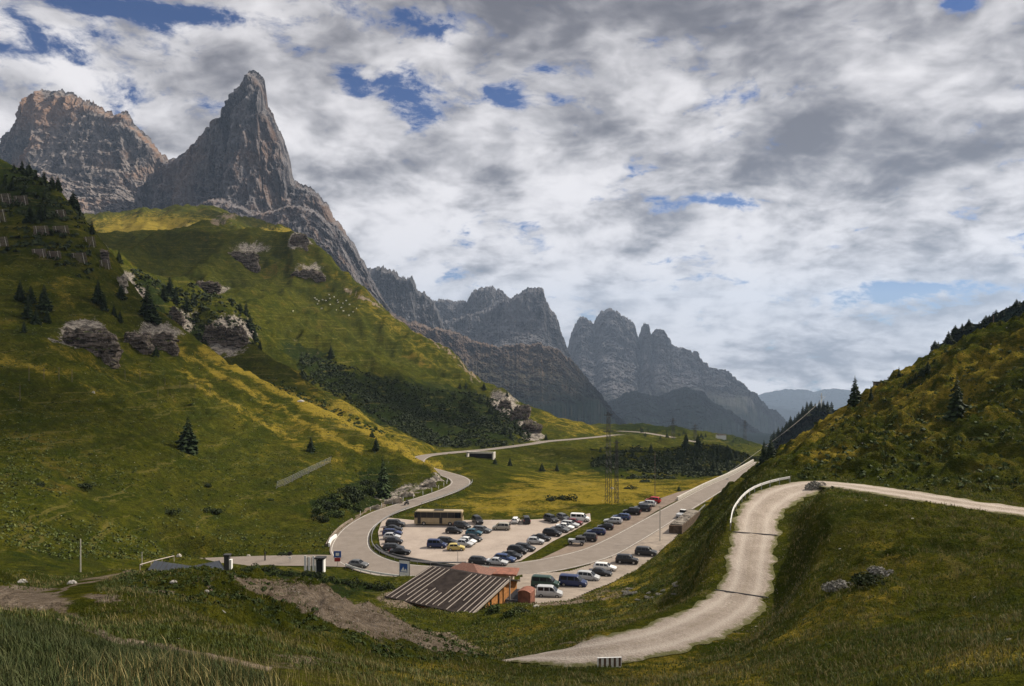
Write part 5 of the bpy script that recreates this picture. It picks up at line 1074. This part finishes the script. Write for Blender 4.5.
def tiles():
    m, t, p = newmat('red_roof_tiles'); P = ocoord(t); w = t.n('ShaderNodeTexBrick'); t.L.new(P, w.inputs['Vector']); w.inputs['Scale'].default_value = 1.6; t.set(w.inputs['Color1'], (.22,.085,.05)); t.set(w.inputs['Color2'], (.30,.14,.09)); t.set(w.inputs['Mortar'], (.06,.03,.025)); w.inputs['Mortar Size'].default_value = .06
    t.set(p.inputs['Base Color'], w.outputs[0]); p.inputs['Roughness'].default_value = .85; return m
M['tiles'] = tiles()
def barn():
    A = Vector((-19.3,120.3,-38.3)); B = Vector((-5.9,111.9,-38.3)); R1 = Vector((-13.1,128.3,-35.95)); R2 = Vector((-.5,120.9,-35.95)); off = (R1-A+R2-B)/2; off.z = 0; d = off.normalized(); C1 = R1+d*3.2-Vector((0,0,.9)); C2 = R2+d*3.2-Vector((0,0,.9))
    root = empty('barn', (A+B)/2, 0, 'long low barn with orange wooden walls under a dark striped roof', 'barn'); o = root.location.copy()
    def sl(P, th=.18):
        n = len(P); V = [p-o for p in P]+[p-o-Vector((0,0,th)) for p in P]; return V, [list(range(n)), list(range(n, 2*n))[::-1]]+[[i, n+i, n+(i+1) % n, (i+1) % n] for i in range(n)]
    rf = MB().add(*sl([A, B, R2, R1])).add(*sl([R1+Vector((0,0,.002)), R2+Vector((0,0,.002)), C2, C1])).build('roof', M['slate'], root)
    nb = 17; rnd = random.Random(4)
    for k in range(nb):
        f = .02+k/(nb-1)*.95; p = A.lerp(B, f); q = R1.lerp(R2, f); up = Vector((0,0,.05)); s0, s1 = 0.01, .99
        if k in (5, 6, 7, 8): s1 = rnd.uniform(.35, .6)
        if k in (9, 10) : s0 = .05; s1 = .98
        if k in (3, 11, 13): s0 = rnd.uniform(.1, .3)
        MB().beam(p.lerp(q, s0)-o+up, p.lerp(q, s1)-o+up, .085, .08).build('batten', M['batten'], rf)
    MB().beam(B-o+Vector((.1,-.05,-.05)), R2-o+Vector((.1,-.05,-.05)), .12, .34).build('verge_board', M['batten'], rf)
    gl = -43.0; inw = (A-B).normalized()*.45; e = d*.5
    b2, r2, c2 = B+inw+e, R2+inw, C2+inw-d*.3; b1, c1 = A-inw+e, C1-inw-d*.3; r1 = R1-inw
    dn = Vector((0,0,-.2)); G = lambda p: Vector((p.x, p.y, gl))
    MB().add([q-o for q in (G(b2), G(r2), r2+dn, b2+dn)], [[0,1,2,3]]).add([q-o for q in (G(r2), G(c2), c2+dn, r2+dn)], [[0,1,2,3]]).build('gable_wall', M['orange'], root)
    MB().add([q-o for q in (G(b1), G(b2), b2+dn, b1+dn)], [[0,1,2,3]]).build('front_wall', M['orange'], root)
    MB().add([q-o for q in (G(b1), G(r1), r1+dn, b1+dn)], [[3,2,1,0]]).add([q-o for q in (G(r1), G(c1), c1+dn, r1+dn)], [[3,2,1,0]]).add([q-o for q in (G(c1), G(c2), c2+dn, c1+dn)], [[3,2,1,0]]).build('rear_wall', M['timber'], root)
    for f in (.12, .34, .56, .78): p = b2.lerp(r2, f); q = p+(B-A).normalized()*.06; MB().beam(Vector((q.x, q.y, gl))-o, Vector((q.x, q.y, b2.z+(r2.z-b2.z)*f-.25))-o, .16, .16).build('wall_post', M['timber'], root)
    pc = R2+(B-A).normalized()*.0+Vector((.15,0,0)); MB().tube(Vector((pc.x, pc.y, gl))-o, Vector((pc.x, pc.y, R2.z+.5))-o, .12, .12, 8).build('corner_post', M['batten'], root)
barn()
def box_house(name, label, cat, px, Y, gzv, w, dpt, h, rz, roof, rmat, wmat, extra=None):
    x = (px-CX)/F*Y; root = empty(name, (x, Y, gzv), rad(rz), label, cat)
    MB().box(-w/2, w/2, -dpt/2, dpt/2, -1.5, h).build('wall', wmat, root)
    if roof == 'hip':
        e = .5; W_, D_ = w/2+e, dpt/2+e; r = MB(); r.add([(-W_,-D_,h),(W_,-D_,h),(W_,D_,h),(-W_,D_,h),(-W_*.25,0,h+1.75),(W_*.25,0,h+1.75)], [[0,1,5,4],[1,2,5],[2,3,4,5],[3,0,4],[3,2,1,0]]).build('roof', rmat, root)
    elif roof == 'flat': MB().box(-w/2-.6, w/2+.9, -dpt/2-.7, dpt/2+.4, h, h+.28).build('roof', rmat, root)
    elif roof == 'mono': MB().add([(-w/2-.3,-dpt/2-.3,h-.1),(w/2+.3,-dpt/2-.3,h-.1),(w/2+.3,dpt/2+.3,h+.8),(-w/2-.3,dpt/2+.3,h+.8),(-w/2-.3,-dpt/2-.3,h-.22),(w/2+.3,-dpt/2-.3,h-.22),(w/2+.3,dpt/2+.3,h+.68),(-w/2-.3,dpt/2+.3,h+.68)], [[0,1,2,3],[7,6,5,4],[0,4,5,1],[1,5,6,2],[2,6,7,3],[3,7,4,0]]).build('roof', rmat, root)
    elif roof == 'curve':
        r = MB(); n = 8; V = []
        for i in range(n+1): a = i/n; V += [(-w/2-.08+a*(w+.16), -dpt/2-.08, h+.35*math.sin(a*math.pi)), (-w/2-.08+a*(w+.16), dpt/2+.08, h+.35*math.sin(a*math.pi))]
        r.add(V, [[2*i, 2*i+2, 2*i+3, 2*i+1] for i in range(n)]+[[2*i for i in range(n+1)][::-1], [2*i+1 for i in range(n+1)]]).build('roof', rmat, root)
    return root
b = box_house('tiled_house', 'small building with a red tiled hipped roof behind the barn', 'building', 468, 142, -43.6, 7.6, 6.0, 2.6, -22, 'hip', M['tiles'], M['plaster']); MB().box(1.0, 1.8, -3.03, -3.0, 0, 2.0).build('door', M['timber'], b); MB().box(-2.2, -.8, -3.03, -3.0, .9, 1.9).build('window', M['glass'], b)
MB().tube((-2.6,1.2,4.0),(-2.6,1.2,6.2),.05,.04).build('antenna', M['rail'], b)
b = box_house('kiosk', 'beige flat-roofed kiosk between the tiled house and the road', 'kiosk', 502, 143.5, -43.6, 4.0, 3.2, 2.35, -8, 'flat', M['rust'], M['plaster']); MB().box(-1.4, -.2, -1.63, -1.6, .9, 1.8).build('hatch_window', M['glass'], b)
b = box_house('rusty_shed', 'rust-coloured sheet metal shed beside the silver van', 'shed', 526.5, 121, -40.6, 2.0, 2.2, 3.0, -20, 'curve', M['rust'], M['rust']); MB().box(-1.03, -1.0, -.8, .8, .05, 2.5).build('door', M['paintdark'], b)
b = box_house('lean_to', 'tiny white-walled lean-to with a grey sheet roof between barn and rusty shed', 'shed', 512.5, 122, -40.8, 2.2, 2.4, 1.9, -20, 'mono', M['navyroof'], M['white']); MB().box(-.4, .3, -1.23, -1.2, .4, 1.2).build('window', M['paintdark'], b)
# dark blue butterfly roof behind the foreground knoll
def butterfly():
    q = lambda px, py, Y: W(px, py, Y); P = [Vector(q(148,570,122)), Vector(q(155,560.5,131)), Vector(q(192,566,131)), Vector(q(190,573,122)), Vector(q(219,560.5,131)), Vector(q(228,575,121))]; o = P[3].copy()
    root = empty('dark_roofed_house', o, 0, 'low house with a dark blue folded metal roof behind the foreground knoll', 'house'); a, b_, c, d, e, f = [p-o for p in P]; dn = Vector((0,0,-.25))
    def slab(T): n = len(T); return [*T, *[p+dn for p in T]], [list(range(n)), list(range(n, 2*n))[::-1]]+[[i, n+i, n+(i+1) % n, (i+1) % n] for i in range(n)]
    r1 = MB().add(*slab([a, d, c, b_])).build('roof', M['navyroof'], root); r2 = MB().add(*slab([d, f, e, c])).build('roof', M['navyroof'], root)
    for k in range(9):
        t_ = k/8
        for (s0, s1, t0, t1, r) in ((a, d, b_, c, r1), (d, f, c, e, r2)): MB().beam(s0.lerp(s1, t_)+Vector((0,0,.05)), t0.lerp(t1, t_)+Vector((0,0,.05)), .05, .09).build('seam', M['dsteel'], r)
    MB().add([p+dn*1.2 for p in (a, d, f)]+[Vector((p.x, p.y+.3, -7)) for p in (a, d, f)], [[0,1,4,3],[1,2,5,4]]).build('wall', M['timber'], root)
    MB().add([p+dn*1.2 for p in (f, e, c, b_, a)]+[Vector((p.x, p.y, -7)) for p in (f, e, c, b_, a)], [[0,1,6,5],[1,2,7,6],[2,3,8,7],[3,4,9,8]]).build('rear_wall', M['timber'], root)
butterfly()
c_ = W(228, 577, 122); b = empty('chimney_post', c_, 0, 'dark square chimney post with a white side at the right end of the blue roof', 'chimney'); MB().box(-.5, .25, -.35, .35, -2, 3.3).build('shaft', M['dsteel'], b); MB().box(.25, .62, -.3, .3, -2, 2.7).build('side_panel', M['white'], b); MB().box(-.6, .4, -.45, .45, 3.3, 3.5).build('cap', M['dsteel'], b)
# posts and signs of the side road
def pole(px, pb, pt_, r, label, Y=None, mat='rail', name='pole', cat='pole', top=None):
    p = hit(px, pb) if Y is None else Vector(W(px, pb, Y)); h = (pb-pt_)*p.y/F; root = empty(name, p, 0, label, cat); MB().tube((0,0,-.5), (0,0,h), r, r*.8, 8).build('shaft', M[mat], root); return root, h, p
pole(80.5, 572, 539, .09, 'pale wooden pole standing at the foot of the left hill', None, 'conc')
pole(142, 566, 552, .06, 'thin pale post beside the path rail', None, 'conc')
b, h, p = pole(265, 561, 552, .16, 'dark thick post standing on the side road', None, 'plas', 'road_post', 'post')
b, h, p = pole(290, 563, 551, .05, 'signpost with a dark round sign on the side road', None, 'rail', 'signpost', 'sign'); MB().tube((0,-.05,h-.5),(0,-.12,h-.5),.42,.42,14).build('sign_disc', M['plas'], b); MB().box(-.3,.3,-.12,-.06,h-1.5,h-1.15).build('sign_plate', M['white'], b)
M['bluep'] = simple('blue_sign', (.03,.09,.30), .5, 0, .05); M['redp'] = simple('red_sign', (.35,.03,.03), .5, 0, .05)
b, h, p = pole(337.5, 567, 551, .05, 'blue sign with a red panel below it beside the road bend', None, 'rail', 'road_sign', 'sign'); MB().box(-.75,.75,-.10,-.04,h-1.3,h).build('blue_panel', M['bluep'], b); MB().box(-.6,.6,-.10,-.04,h-2.1,h-1.35).build('red_panel', M['redp'], b); MB().box(-.35,.35,-.115,-.1,h-.95,h-.35).build('emblem', M['white'], b)
# information stand: three white panels and a little dark roofed box
p = hit(314, 572); b = empty('information_stand', p, rad(-6), 'row of white information panels with a small dark-roofed box by the side road', 'information stand')
for i, x in enumerate((-1.7, -.95, -.1)): MB().box(x-.2, x+.2, -.05, .05, .2, 3.0-.2*(i == 1)).build('panel', M['white'], b)
MB().box(.5, 1.9, -.5, .5, .0, 2.3).build('cabinet', M['paintdark'], b); MB().box(.45, .62, -.54, .54, 0, 2.6).box(1.85, 2.05, -.54, .54, 0, 2.6).build('side_panel', M['white'], b); MB().box(.3, 2.2, -.75, .75, 2.6, 2.85).build('roof', M['plas'], b)
for x in (-1.32, -.55): MB().box(x-.06, x+.06, -.06, .06, -.3, 2.7).build('post', M['plas'], b)
# billboard
p = Vector((( 404.5-CX)/F*150.5, 150.5, -45.2)); b = empty('billboard', p, rad(-18), 'blue and white billboard standing by the guardrail at the corner of the barn roof', 'billboard')
MB().box(-1.05, 1.05, -.06, .0, 1.3, 4.1).build('board', M['white'], b); MB().box(-.95, .62, -.075, -.06, 1.9, 3.5).build('blue_area', M['bluep'], b); MB().poly([(-.8,-.08,2.0),(.1,-.08,2.0),(-.2,-.08,2.9)]).poly([(-.2,-.08,2.0),(.6,-.08,2.0),(.3,-.08,2.6)]).build('picture', M['white'], b)
MB().box(-1.1, -.98, -.05, .07, -.3, 4.2).box(.98, 1.1, -.05, .07, -.3, 4.2).build('post', M['dsteel'], b); MB().box(-1.15, 1.15, -.1, .08, 4.1, 4.35).build('frame_top', M['dsteel'], b)
# path rail
rp = [hit(x, y, 90, 200) for x, y in ((140,571),(151,567.5),(162,564.5),(174,561.5))]; rp = [q for q in rp if q is not None]
if len(rp) > 1:
    b = empty('path_rail', rp[0], 0, 'pale wooden handrail along the path under the left hill', 'handrail'); o = rp[0]; m = MB()
    for a, c in zip(rp[:-1], rp[1:]): m.tube(a-o+Vector((0,0,1)), c-o+Vector((0,0,1)), .08)
    m.build('rail', M['batten'], b)
    for a in rp: MB().tube(a-o-Vector((0,0,.3)), a-o+Vector((0,0,1.05)), .07).build('post', M['batten'], b)
# stone planter with grass on top beside the road
M['stone'] = simple('dark_stone_wall', (.10,.07,.05), .95, 0, .4, 1.5, .2, .05, world=True)
P = [Vector(lotp(669,532.5,-44.9)), Vector(lotp(682,533,-44.9)), Vector(lotp(700,518,-44.9)), Vector(lotp(690,515,-44.9))]; o = P[0]; b = empty('planter', o, 0, 'dark stone-walled planter with grass on top jutting into the road', 'planter')
MB().prism([(q-o)[:2] for q in P], -.3, 1.7).build('stone_wall', M['stone'], b); c_ = sum([(q-o) for q in P], Vector())/4
MB().prism([((q-o-c_)*.93+c_)[:2] for q in P], 1.7, 1.9).build('turf', M['terrain'], b)
# street lamp
b, h, p = pole(660, 543, 506, .13, 'tall grey street lamp between the road and the near row of cars', 181, 'conc', 'street_lamp', 'street lamp'); MB().beam((0,0,h-.1),(-1.9,0,h+.35),.1,.1).build('arm', M['conc'], b); MB().box(-2.7,-1.8,-.14,.14,h+.27,h+.42).build('lamp_head', M['conc'], b)
# lattice masts
def lattice(px, pb, pt_, wdt, label, Y=None, sc=1.0, arms=(), zig=14):
    p = hit(px, pb, 200) if Y is None else Vector(W(px, pb, Y)); h = (pb-pt_)*p.y/F; root = empty('lattice_mast', p, rad(20), label, 'mast'); m = MB(); w0 = wdt/2; w1 = wdt*.22
    for i in (-1, 1):
        for j in (-1, 1): MB().tube((i*w0, j*w0, -.4), (i*w1, j*w1, h), .05*sc, .035*sc, 5).build('leg', M['dsteel'], root)
    for k in range(zig):
        a, c = k/zig, (k+1)/zig; ra, rc = w0+(w1-w0)*a, w0+(w1-w0)*c; s = 1 if k % 2 else -1
        for j in (-1, 1): m.tube((s*ra, j*ra, a*h), (-s*rc, j*rc, c*h), .035*sc, n=4); m.tube((j*ra, s*ra, a*h), (j*rc, -s*rc, c*h), .035*sc, n=4)
    m.build('bracing', M['dsteel'], root)
    for z, l in arms: MB().beam((-l, 0, h*z), (l, 0, h*z), .16*sc, .16*sc).build('cross_arm', M['dsteel'], root)
    return root, h, p
T1 = lattice(608.5, 508, 412, 1.5, 'tall dark lattice mast rising from the meadow behind the shoulder cars', 222, 1.3, ((.97,1.3),(.80,1.6)), 22)
T2 = lattice(616.5, 508, 440, 1.0, 'shorter lattice mast close beside the tall one in the meadow', 224, 1.3, ((.96,1.0),), 16)
pole(655, 497, 452, .10, 'thin wooden pole in the meadow right of the lattice masts', 240, 'timber')
for px, pb, pt_, Y, lab in ((673,447,418,620,'far lattice mast above the left end of the valley knoll'),(695,441,424,700,'far lattice mast above the middle of the valley knoll'),(745,440,420,900,'farthest lattice mast on the hills where the valley ends')): lattice(px, pb, pt_, 2.6, lab, Y, 2.6, ((.9,3.0),(.75,3.6)), 9)
b, h, p = pole(821.5, 411, 393, .5, 'white mast on the crest of the blue wooded ridge', 712, 'white', 'white_mast', 'mast'); MB().beam((-1.5,0,h*.8),(1.5,0,h*.8),.4,.4).build('cross_arm', M['white'], b)
pole(993.5, 334, 315, .12, 'tall thin pole in front of the dark rocky wood on the right', 200, 'timber')
# wooden hide on the right skyline
p = Vector(W(877, 395, 186)); b = empty('wooden_hide', p, 0, 'small dark wooden hide on posts on the right skyline', 'hide')
MB().box(-.65, .65, -.6, .6, 1.1, 3.0).build('cabin', M['timber'], b); MB().box(-.8, .8, -.75, .75, 3.0, 3.15).build('roof', M['dsteel'], b)
for i in (-.55, .55):
    for j in (-.5, .5): MB().tube((i, j, -1.2), (i, j, 1.1), .07).build('leg', M['timber'], b)
# rope cable rising to the right
a = Vector(W(716, 481, 285)); c = Vector(W(826, 396, 700)); m = MB(); n = 30; prev = a
for k in range(1, n+1): t_ = k/n; q = a.lerp(c, t_)-Vector((0,0,6*math.sin(t_*math.pi)*.4)); m.tube(prev, q, .03+.04*t_, .03+.04*t_, 5); prev = q
tag(m.build('cable', M['conc']), 'pale cable running up from the road to the blue wooded ridge', 'cable')
# underpass beneath the valley road
p = Vector(W(480, 459.5, 372)); b = empty('underpass', p, rad(-8), 'small concrete underpass with a dark mouth below the valley road', 'underpass')
MB().box(-6.4, -5.8, -.3, 6, -1, 3.0).box(5.8, 6.4, -.3, 6, -1, 3.0).build('side_wall', M['conc'], b); MB().box(-6.4, 6.4, -.3, .5, 2.8, 3.6).build('lintel', M['conc'], b); MB().box(-5.8, 5.8, 4, 4.3, -1, 2.9).build('tunnel_dark_sheet', M['paintdark'], b)  # black sheet stands in for the shade inside the tunnel
# avalanche barriers high on the left hill
def snowrack(px, py, wp, hp, label, k):
    p = hit(px, py, 100, 520)
    if p is None: return
    w_ = wp*p.y/F/2; h = hp*p.y/F; root = empty('avalanche_barrier', p-Vector((0,0,.3)), rad(-12+k*3 % 9), label, 'avalanche barrier', None)
    m = MB()
    for i in range(7): z = .3+i*(h-.3)/6; m.beam((-w_, -.32*z, z), (w_, -.32*z, z), .14, .36)
    m.build('slats', M['timber'], root)
    for x in (-w_*.6, w_*.6): MB().tube((x, -.05, -.4), (x, -.34*h, h+.2), .13).build('post', M['conc'], root); MB().tube((x, -.3*h, h*.9), (x, -h*.9, -.8), .07).build('strut', M['timber'], root)
for k, (px, py, w_, h, lab) in enumerate([(7,203,13,9,'dark timber avalanche barrier at the left edge, topmost row'),(22,204,15,8,'dark timber avalanche barrier second from the left in the topmost row'),(3,222,9,12,'narrow avalanche barrier at the left edge, middle row'),(4,246,12,9,'avalanche barrier at the left edge, lowest row'),(62,218,11,8,'small avalanche barrier near the crest of the left hill'),(42,234,16,8,'avalanche barrier left of a touching pair in the middle of the group'),(62,234,18,8,'avalanche barrier right of a touching pair in the middle of the group'),(40,256,15,7,'avalanche barrier left of a touching pair in the lower row'),(55,258,14,7,'avalanche barrier right of a touching pair in the lower row'),(80,262,18,9,'avalanche barrier alone below the crest in the lower row'),(91,246,12,9,'avalanche barrier close under the crest with pale posts'),(106,268,11,8,'last avalanche barrier to the right beside the pale stone rib')]): snowrack(px, py, w_, h, lab, k)
# fence posts and snow fence on the left slope
for px, pb, pt_ in ((29,381,366),(44,380,368),(59,381,367),(72,382,369),(20,401,385),(158,396,389),(210,394,384),(195,390,383),(180,388,380),(165,386,378),(140,380,371),(125,378,370)):
    b, h, p = pole(px, pb, pt_, .07, 'weathered post of the old snow fence line across the left slope', None, 'timber', 'fence_post', 'post'); b['group'] = 'posts of the old snow fence'
rp = [hit(x, y, 60, 420) for x, y in ((276,489),(284,486),(292,482),(300,478),(308,474),(316,470),(324,466),(330,463))]; rp = [q for q in rp if q is not None]; o = rp[0]
b = empty('snow_fence', o, 0, 'grey wire snow fence climbing the left slope above the thicket', 'fence')
for a in rp: MB().tube(a-o-Vector((0,0,.3)), a-o+Vector((.4,0,2.1)), .06).build('post', M['rail'], b)
for z in (.4, .8, 1.2, 1.6, 2.0):
    m = MB()
    for a, c in zip(rp[:-1], rp[1:]): m.tube(a-o+Vector((.2*z,0,z)), c-o+Vector((.2*z,0,z)), .035, n=4)
    m.build('wire', M['rail'], b)
# delineator posts along the road bend
for i, q in enumerate(offset_line(mainf, -1, 1.1, lambda q: q[0] < -18 and 205 < q[1] < 262, 5)):
    b = MB().tube((0,0,-.3),(0,0,1.0),.09,.09,6).build('delineator', M['white']); b.location = q; tag(b, 'small white roadside post on the outer side of the climbing road', 'roadside post', 'white posts along the climbing road')
# walkers' small far house roofs on the distant hill
b = box_house('far_hut', 'tiny pale hut on the far hill where the valley ends', 'hut', 721, 845, W(721,438,845)[2], 9, 6, 3.2, 10, 'mono', M['slate'], M['white'])
# ------------------------------------------------------------------ camera, sun, sky
cam = bpy.data.cameras.new('camera'); co = bpy.data.objects.new('camera', cam); COL.objects.link(co); co.location = (0, 0, 0); co.rotation_euler = (rad(90), 0, 0)
cam.lens = 36*F/1024; cam.sensor_width = 36; cam.clip_start = .2; cam.clip_end = 120000; SC.camera = co
SUN_A, SUN_E = 28.0, 42.0        # degrees ahead of due right, elevation
S = Vector((math.cos(rad(SUN_E))*math.cos(rad(SUN_A)), math.cos(rad(SUN_E))*math.sin(rad(SUN_A)), math.sin(rad(SUN_E))))
sl = bpy.data.lights.new('sun', 'SUN'); sl.energy = 5.0; sl.angle = rad(.5); sl.color = (1, .90, .76)
w_ = None; so = bpy.data.objects.new('sun', sl); COL.objects.link(so); so.rotation_euler = S.to_track_quat('Z', 'Y').to_euler()
w = bpy.data.worlds.new('World'); SC.world = w; w.use_nodes = True; t = NT(w.node_tree); t.N.clear()
out = t.n('ShaderNodeOutputWorld'); bg = t.n('ShaderNodeBackground'); t.L.new(bg.outputs[0], out.inputs[0]); bg.inputs[1].default_value = .1
sky = t.n('ShaderNodeTexSky', sky_type='NISHITA', sun_disc=False, sun_elevation=rad(SUN_E), sun_rotation=rad(90-SUN_A), altitude=2000, air_density=1.0, dust_density=.4, ozone_density=2.5)
D = t.n('ShaderNodeTexCoord').outputs['Generated']; sx = t.n('ShaderNodeSeparateXYZ'); t.L.new(D, sx.inputs[0]); X, Y, Z = sx.outputs
zc = t.m('ADD', t.m('MAXIMUM', Z, -.14), .36)
cb = t.n('ShaderNodeCombineXYZ'); t.set(cb.inputs[0], t.m('DIVIDE', X, zc)); t.set(cb.inputs[1], t.m('DIVIDE', Y, zc)); t.set(cb.inputs[2], t.m('MULTIPLY', Z, 1.2))
Pc = cb.outputs[0]
Pw = t.vm('ADD', Pc, t.vm('SCALE', t.vm('SUBTRACT', t.noise(Pc, 2.6, 3, .6, out=1), (.5,.5,.5)), .16))
def dens(P, det): return t.noise(P, 3.7, det, .58)
big = t.noise(Pc, 1.15, 3, .5)
d0 = dens(Pw, 8); d1 = dens(t.vm('ADD', Pw, (.055, .02, .05)), 4)
azn = t.m('ARCTAN2', X, Y); eln = t.m('ARCSINE', Z)
def lump(L):
    g_ = None
    for (gx, gy, rx, ry, amt) in L:
        a0 = math.atan2(gx-CX, F); e0 = math.atan2(CY-gy, math.hypot(gx-CX, F)); ra = rx*1.3/F*math.cos(a0)**2; re = ry*1.3/F
        q = t.m('ADD', t.m('POWER', t.m('ABSOLUTE', t.m('DIVIDE', t.m('SUBTRACT', azn, a0), ra)), 2), t.m('POWER', t.m('ABSOLUTE', t.m('DIVIDE', t.m('SUBTRACT', eln, e0), re)), 2))
        v = t.m('MULTIPLY', t.m('EXPONENT', t.m('MULTIPLY', q, -1)), amt); g_ = v if g_ is None else t.m('ADD', g_, v)
    return g_
gap = lump(SKY_GAPS)
rag = t.noise(Pw, 9., 7, .66)
cov = t.m('SUBTRACT', t.m('ADD', t.m('ADD', .77, t.m('MULTIPLY', t.m('SUBTRACT', d0, .5), 1.3)), t.m('MULTIPLY', t.m('SUBTRACT', rag, .5), 1.5)), t.m('MULTIPLY', gap, 1.45))
alpha = t.ramp(cov, .34, .60)
wisps = t.noise(t.mapping(D, (9, 9, 17)), 1.0, 8, .64, .25)
low = t.ramp(Z, .05, .34, 1, 0)
br = t.m('ADD', .60, t.m('MULTIPLY', t.m('SUBTRACT', big, .5), -1.7))
br = t.m('ADD', br, t.m('MULTIPLY', t.m('SUBTRACT', d0, d1), 3.0))
br = t.m('ADD', br, t.m('MULTIPLY', t.m('SUBTRACT', d0, .5), -.9))
br = t.m('ADD', br, t.m('MULTIPLY', t.m('SUBTRACT', rag, .5), .45))
br = t.m('ADD', br, t.m('MULTIPLY', low, t.m('MULTIPLY', t.m('SUBTRACT', wisps, .43), 2.1)))
br = t.m('SUBTRACT', br, lump(SKY_DARK))
br = t.m('ADD', br, t.m('MULTIPLY', t.ramp(alpha, .2, .9, 1, 0), .25))
br = t.ramp(br, -.05, 1.15)
ccol = t.mix(br, CLOUD_LO, CLOUD_HI)
skyc = t.mix(1.0, sky.outputs[0], SKY_TINT, 'MULTIPLY')
fin = t.mix(alpha, skyc, ccol)
t.L.new(fin, bg.inputs[0])
# haze: one closed box of thin air round everything
if HAZE > 0:
    m = bpy.data.materials.new('thin_air'); m.use_nodes = True; q = NT(m.node_tree); q.N.clear(); oo = q.n('ShaderNodeOutputMaterial'); pv = q.n('ShaderNodeVolumePrincipled'); q.L.new(pv.outputs[0], oo.inputs['Volume'])
    pv.inputs['Density'].default_value = HAZE; pv.inputs['Color'].default_value = (.56,.73,1,1); pv.inputs['Anisotropy'].default_value = .2
    b = MB().box(-19000, 19000, -3000, 19500, -2600, 1230).build('haze', m); tag(b, kind='stuff')
# unseen clouds added between the sun and the ground to cast shade: they stand above the air box, out of the picture to the upper right, and shade parts of the land
def shade_cloudmat(dn):
    m = bpy.data.materials.new('shade_cloud_vapour'); m.use_nodes = True; q = NT(m.node_tree); q.N.clear(); oo = q.n('ShaderNodeOutputMaterial'); d = q.n('ShaderNodeBsdfDiffuse'); tr = q.n('ShaderNodeBsdfTransparent'); mx = q.n('ShaderNodeMixShader')
    d.inputs[0].default_value = (.8,.8,.8,1); oc = ocoord(q); r = q.vm('LENGTH', oc); n = q.noise(oc, 2.2, 5, .6)
    a = q.ramp(q.m('ADD', r, q.m('MULTIPLY', q.m('SUBTRACT', n, .5), .9)), .35, 1.0, dn, .0); q.set(mx.inputs[0], a); q.L.new(tr.outputs[0], mx.inputs[1]); q.L.new(d.outputs[0], mx.inputs[2]); q.L.new(mx.outputs[0], oo.inputs[0]); return m
def shade_cloud(tx, ty, tz, rx, ry, alt, ang, dn, label, seed):
    n, m = 64, 32; th = np.linspace(0, 2*math.pi, n); ph = np.linspace(-math.pi/2, math.pi/2, m); T, Ph = np.meshgrid(th, ph, indexing='ij')
    d = np.stack([np.cos(T)*np.cos(Ph), np.sin(T)*np.cos(Ph), np.sin(Ph)], -1); k = 1+fbm(d[..., 0]*1.7+seed, d[..., 1]*1.7, d[..., 2]*1.7, 4)*.35; k[-1] = k[0]
    V = (d*k[..., None]*np.array([1, 1, .5])).reshape(-1, 3); o = mesh_np('shade_cloud', V, grid_faces(n, m), shade_cloudmat(dn), None, True)
    L = (alt-tz)/S.z; o.location = (tx+S.x*L, ty+S.y*L, alt); o.scale = (rx, ry, min(rx, ry)*.6); o.rotation_euler = (0, 0, rad(ang)); tag(o, label, 'shade_cloud', 'unseen shade casters above the pass')
for i, c in enumerate(SHADE_CLOUDS): shade_cloud(*c, 'unseen shade caster added high above the pass to darken the land', i*3.3)
SC.view_settings.view_transform = 'Standard'; SC.view_settings.look = 'None'; SC.view_settings.gamma = 1; SC.view_settings.exposure = EXPO
SC.cycles.max_bounces = 4; SC.cycles.diffuse_bounces = 2; SC.cycles.glossy_bounces = 2; SC.cycles.transparent_max_bounces = 12; SC.cycles.volume_bounces = 0

w.cycles.sampling_method = 'MANUAL'; w.cycles.sample_map_resolution = 256
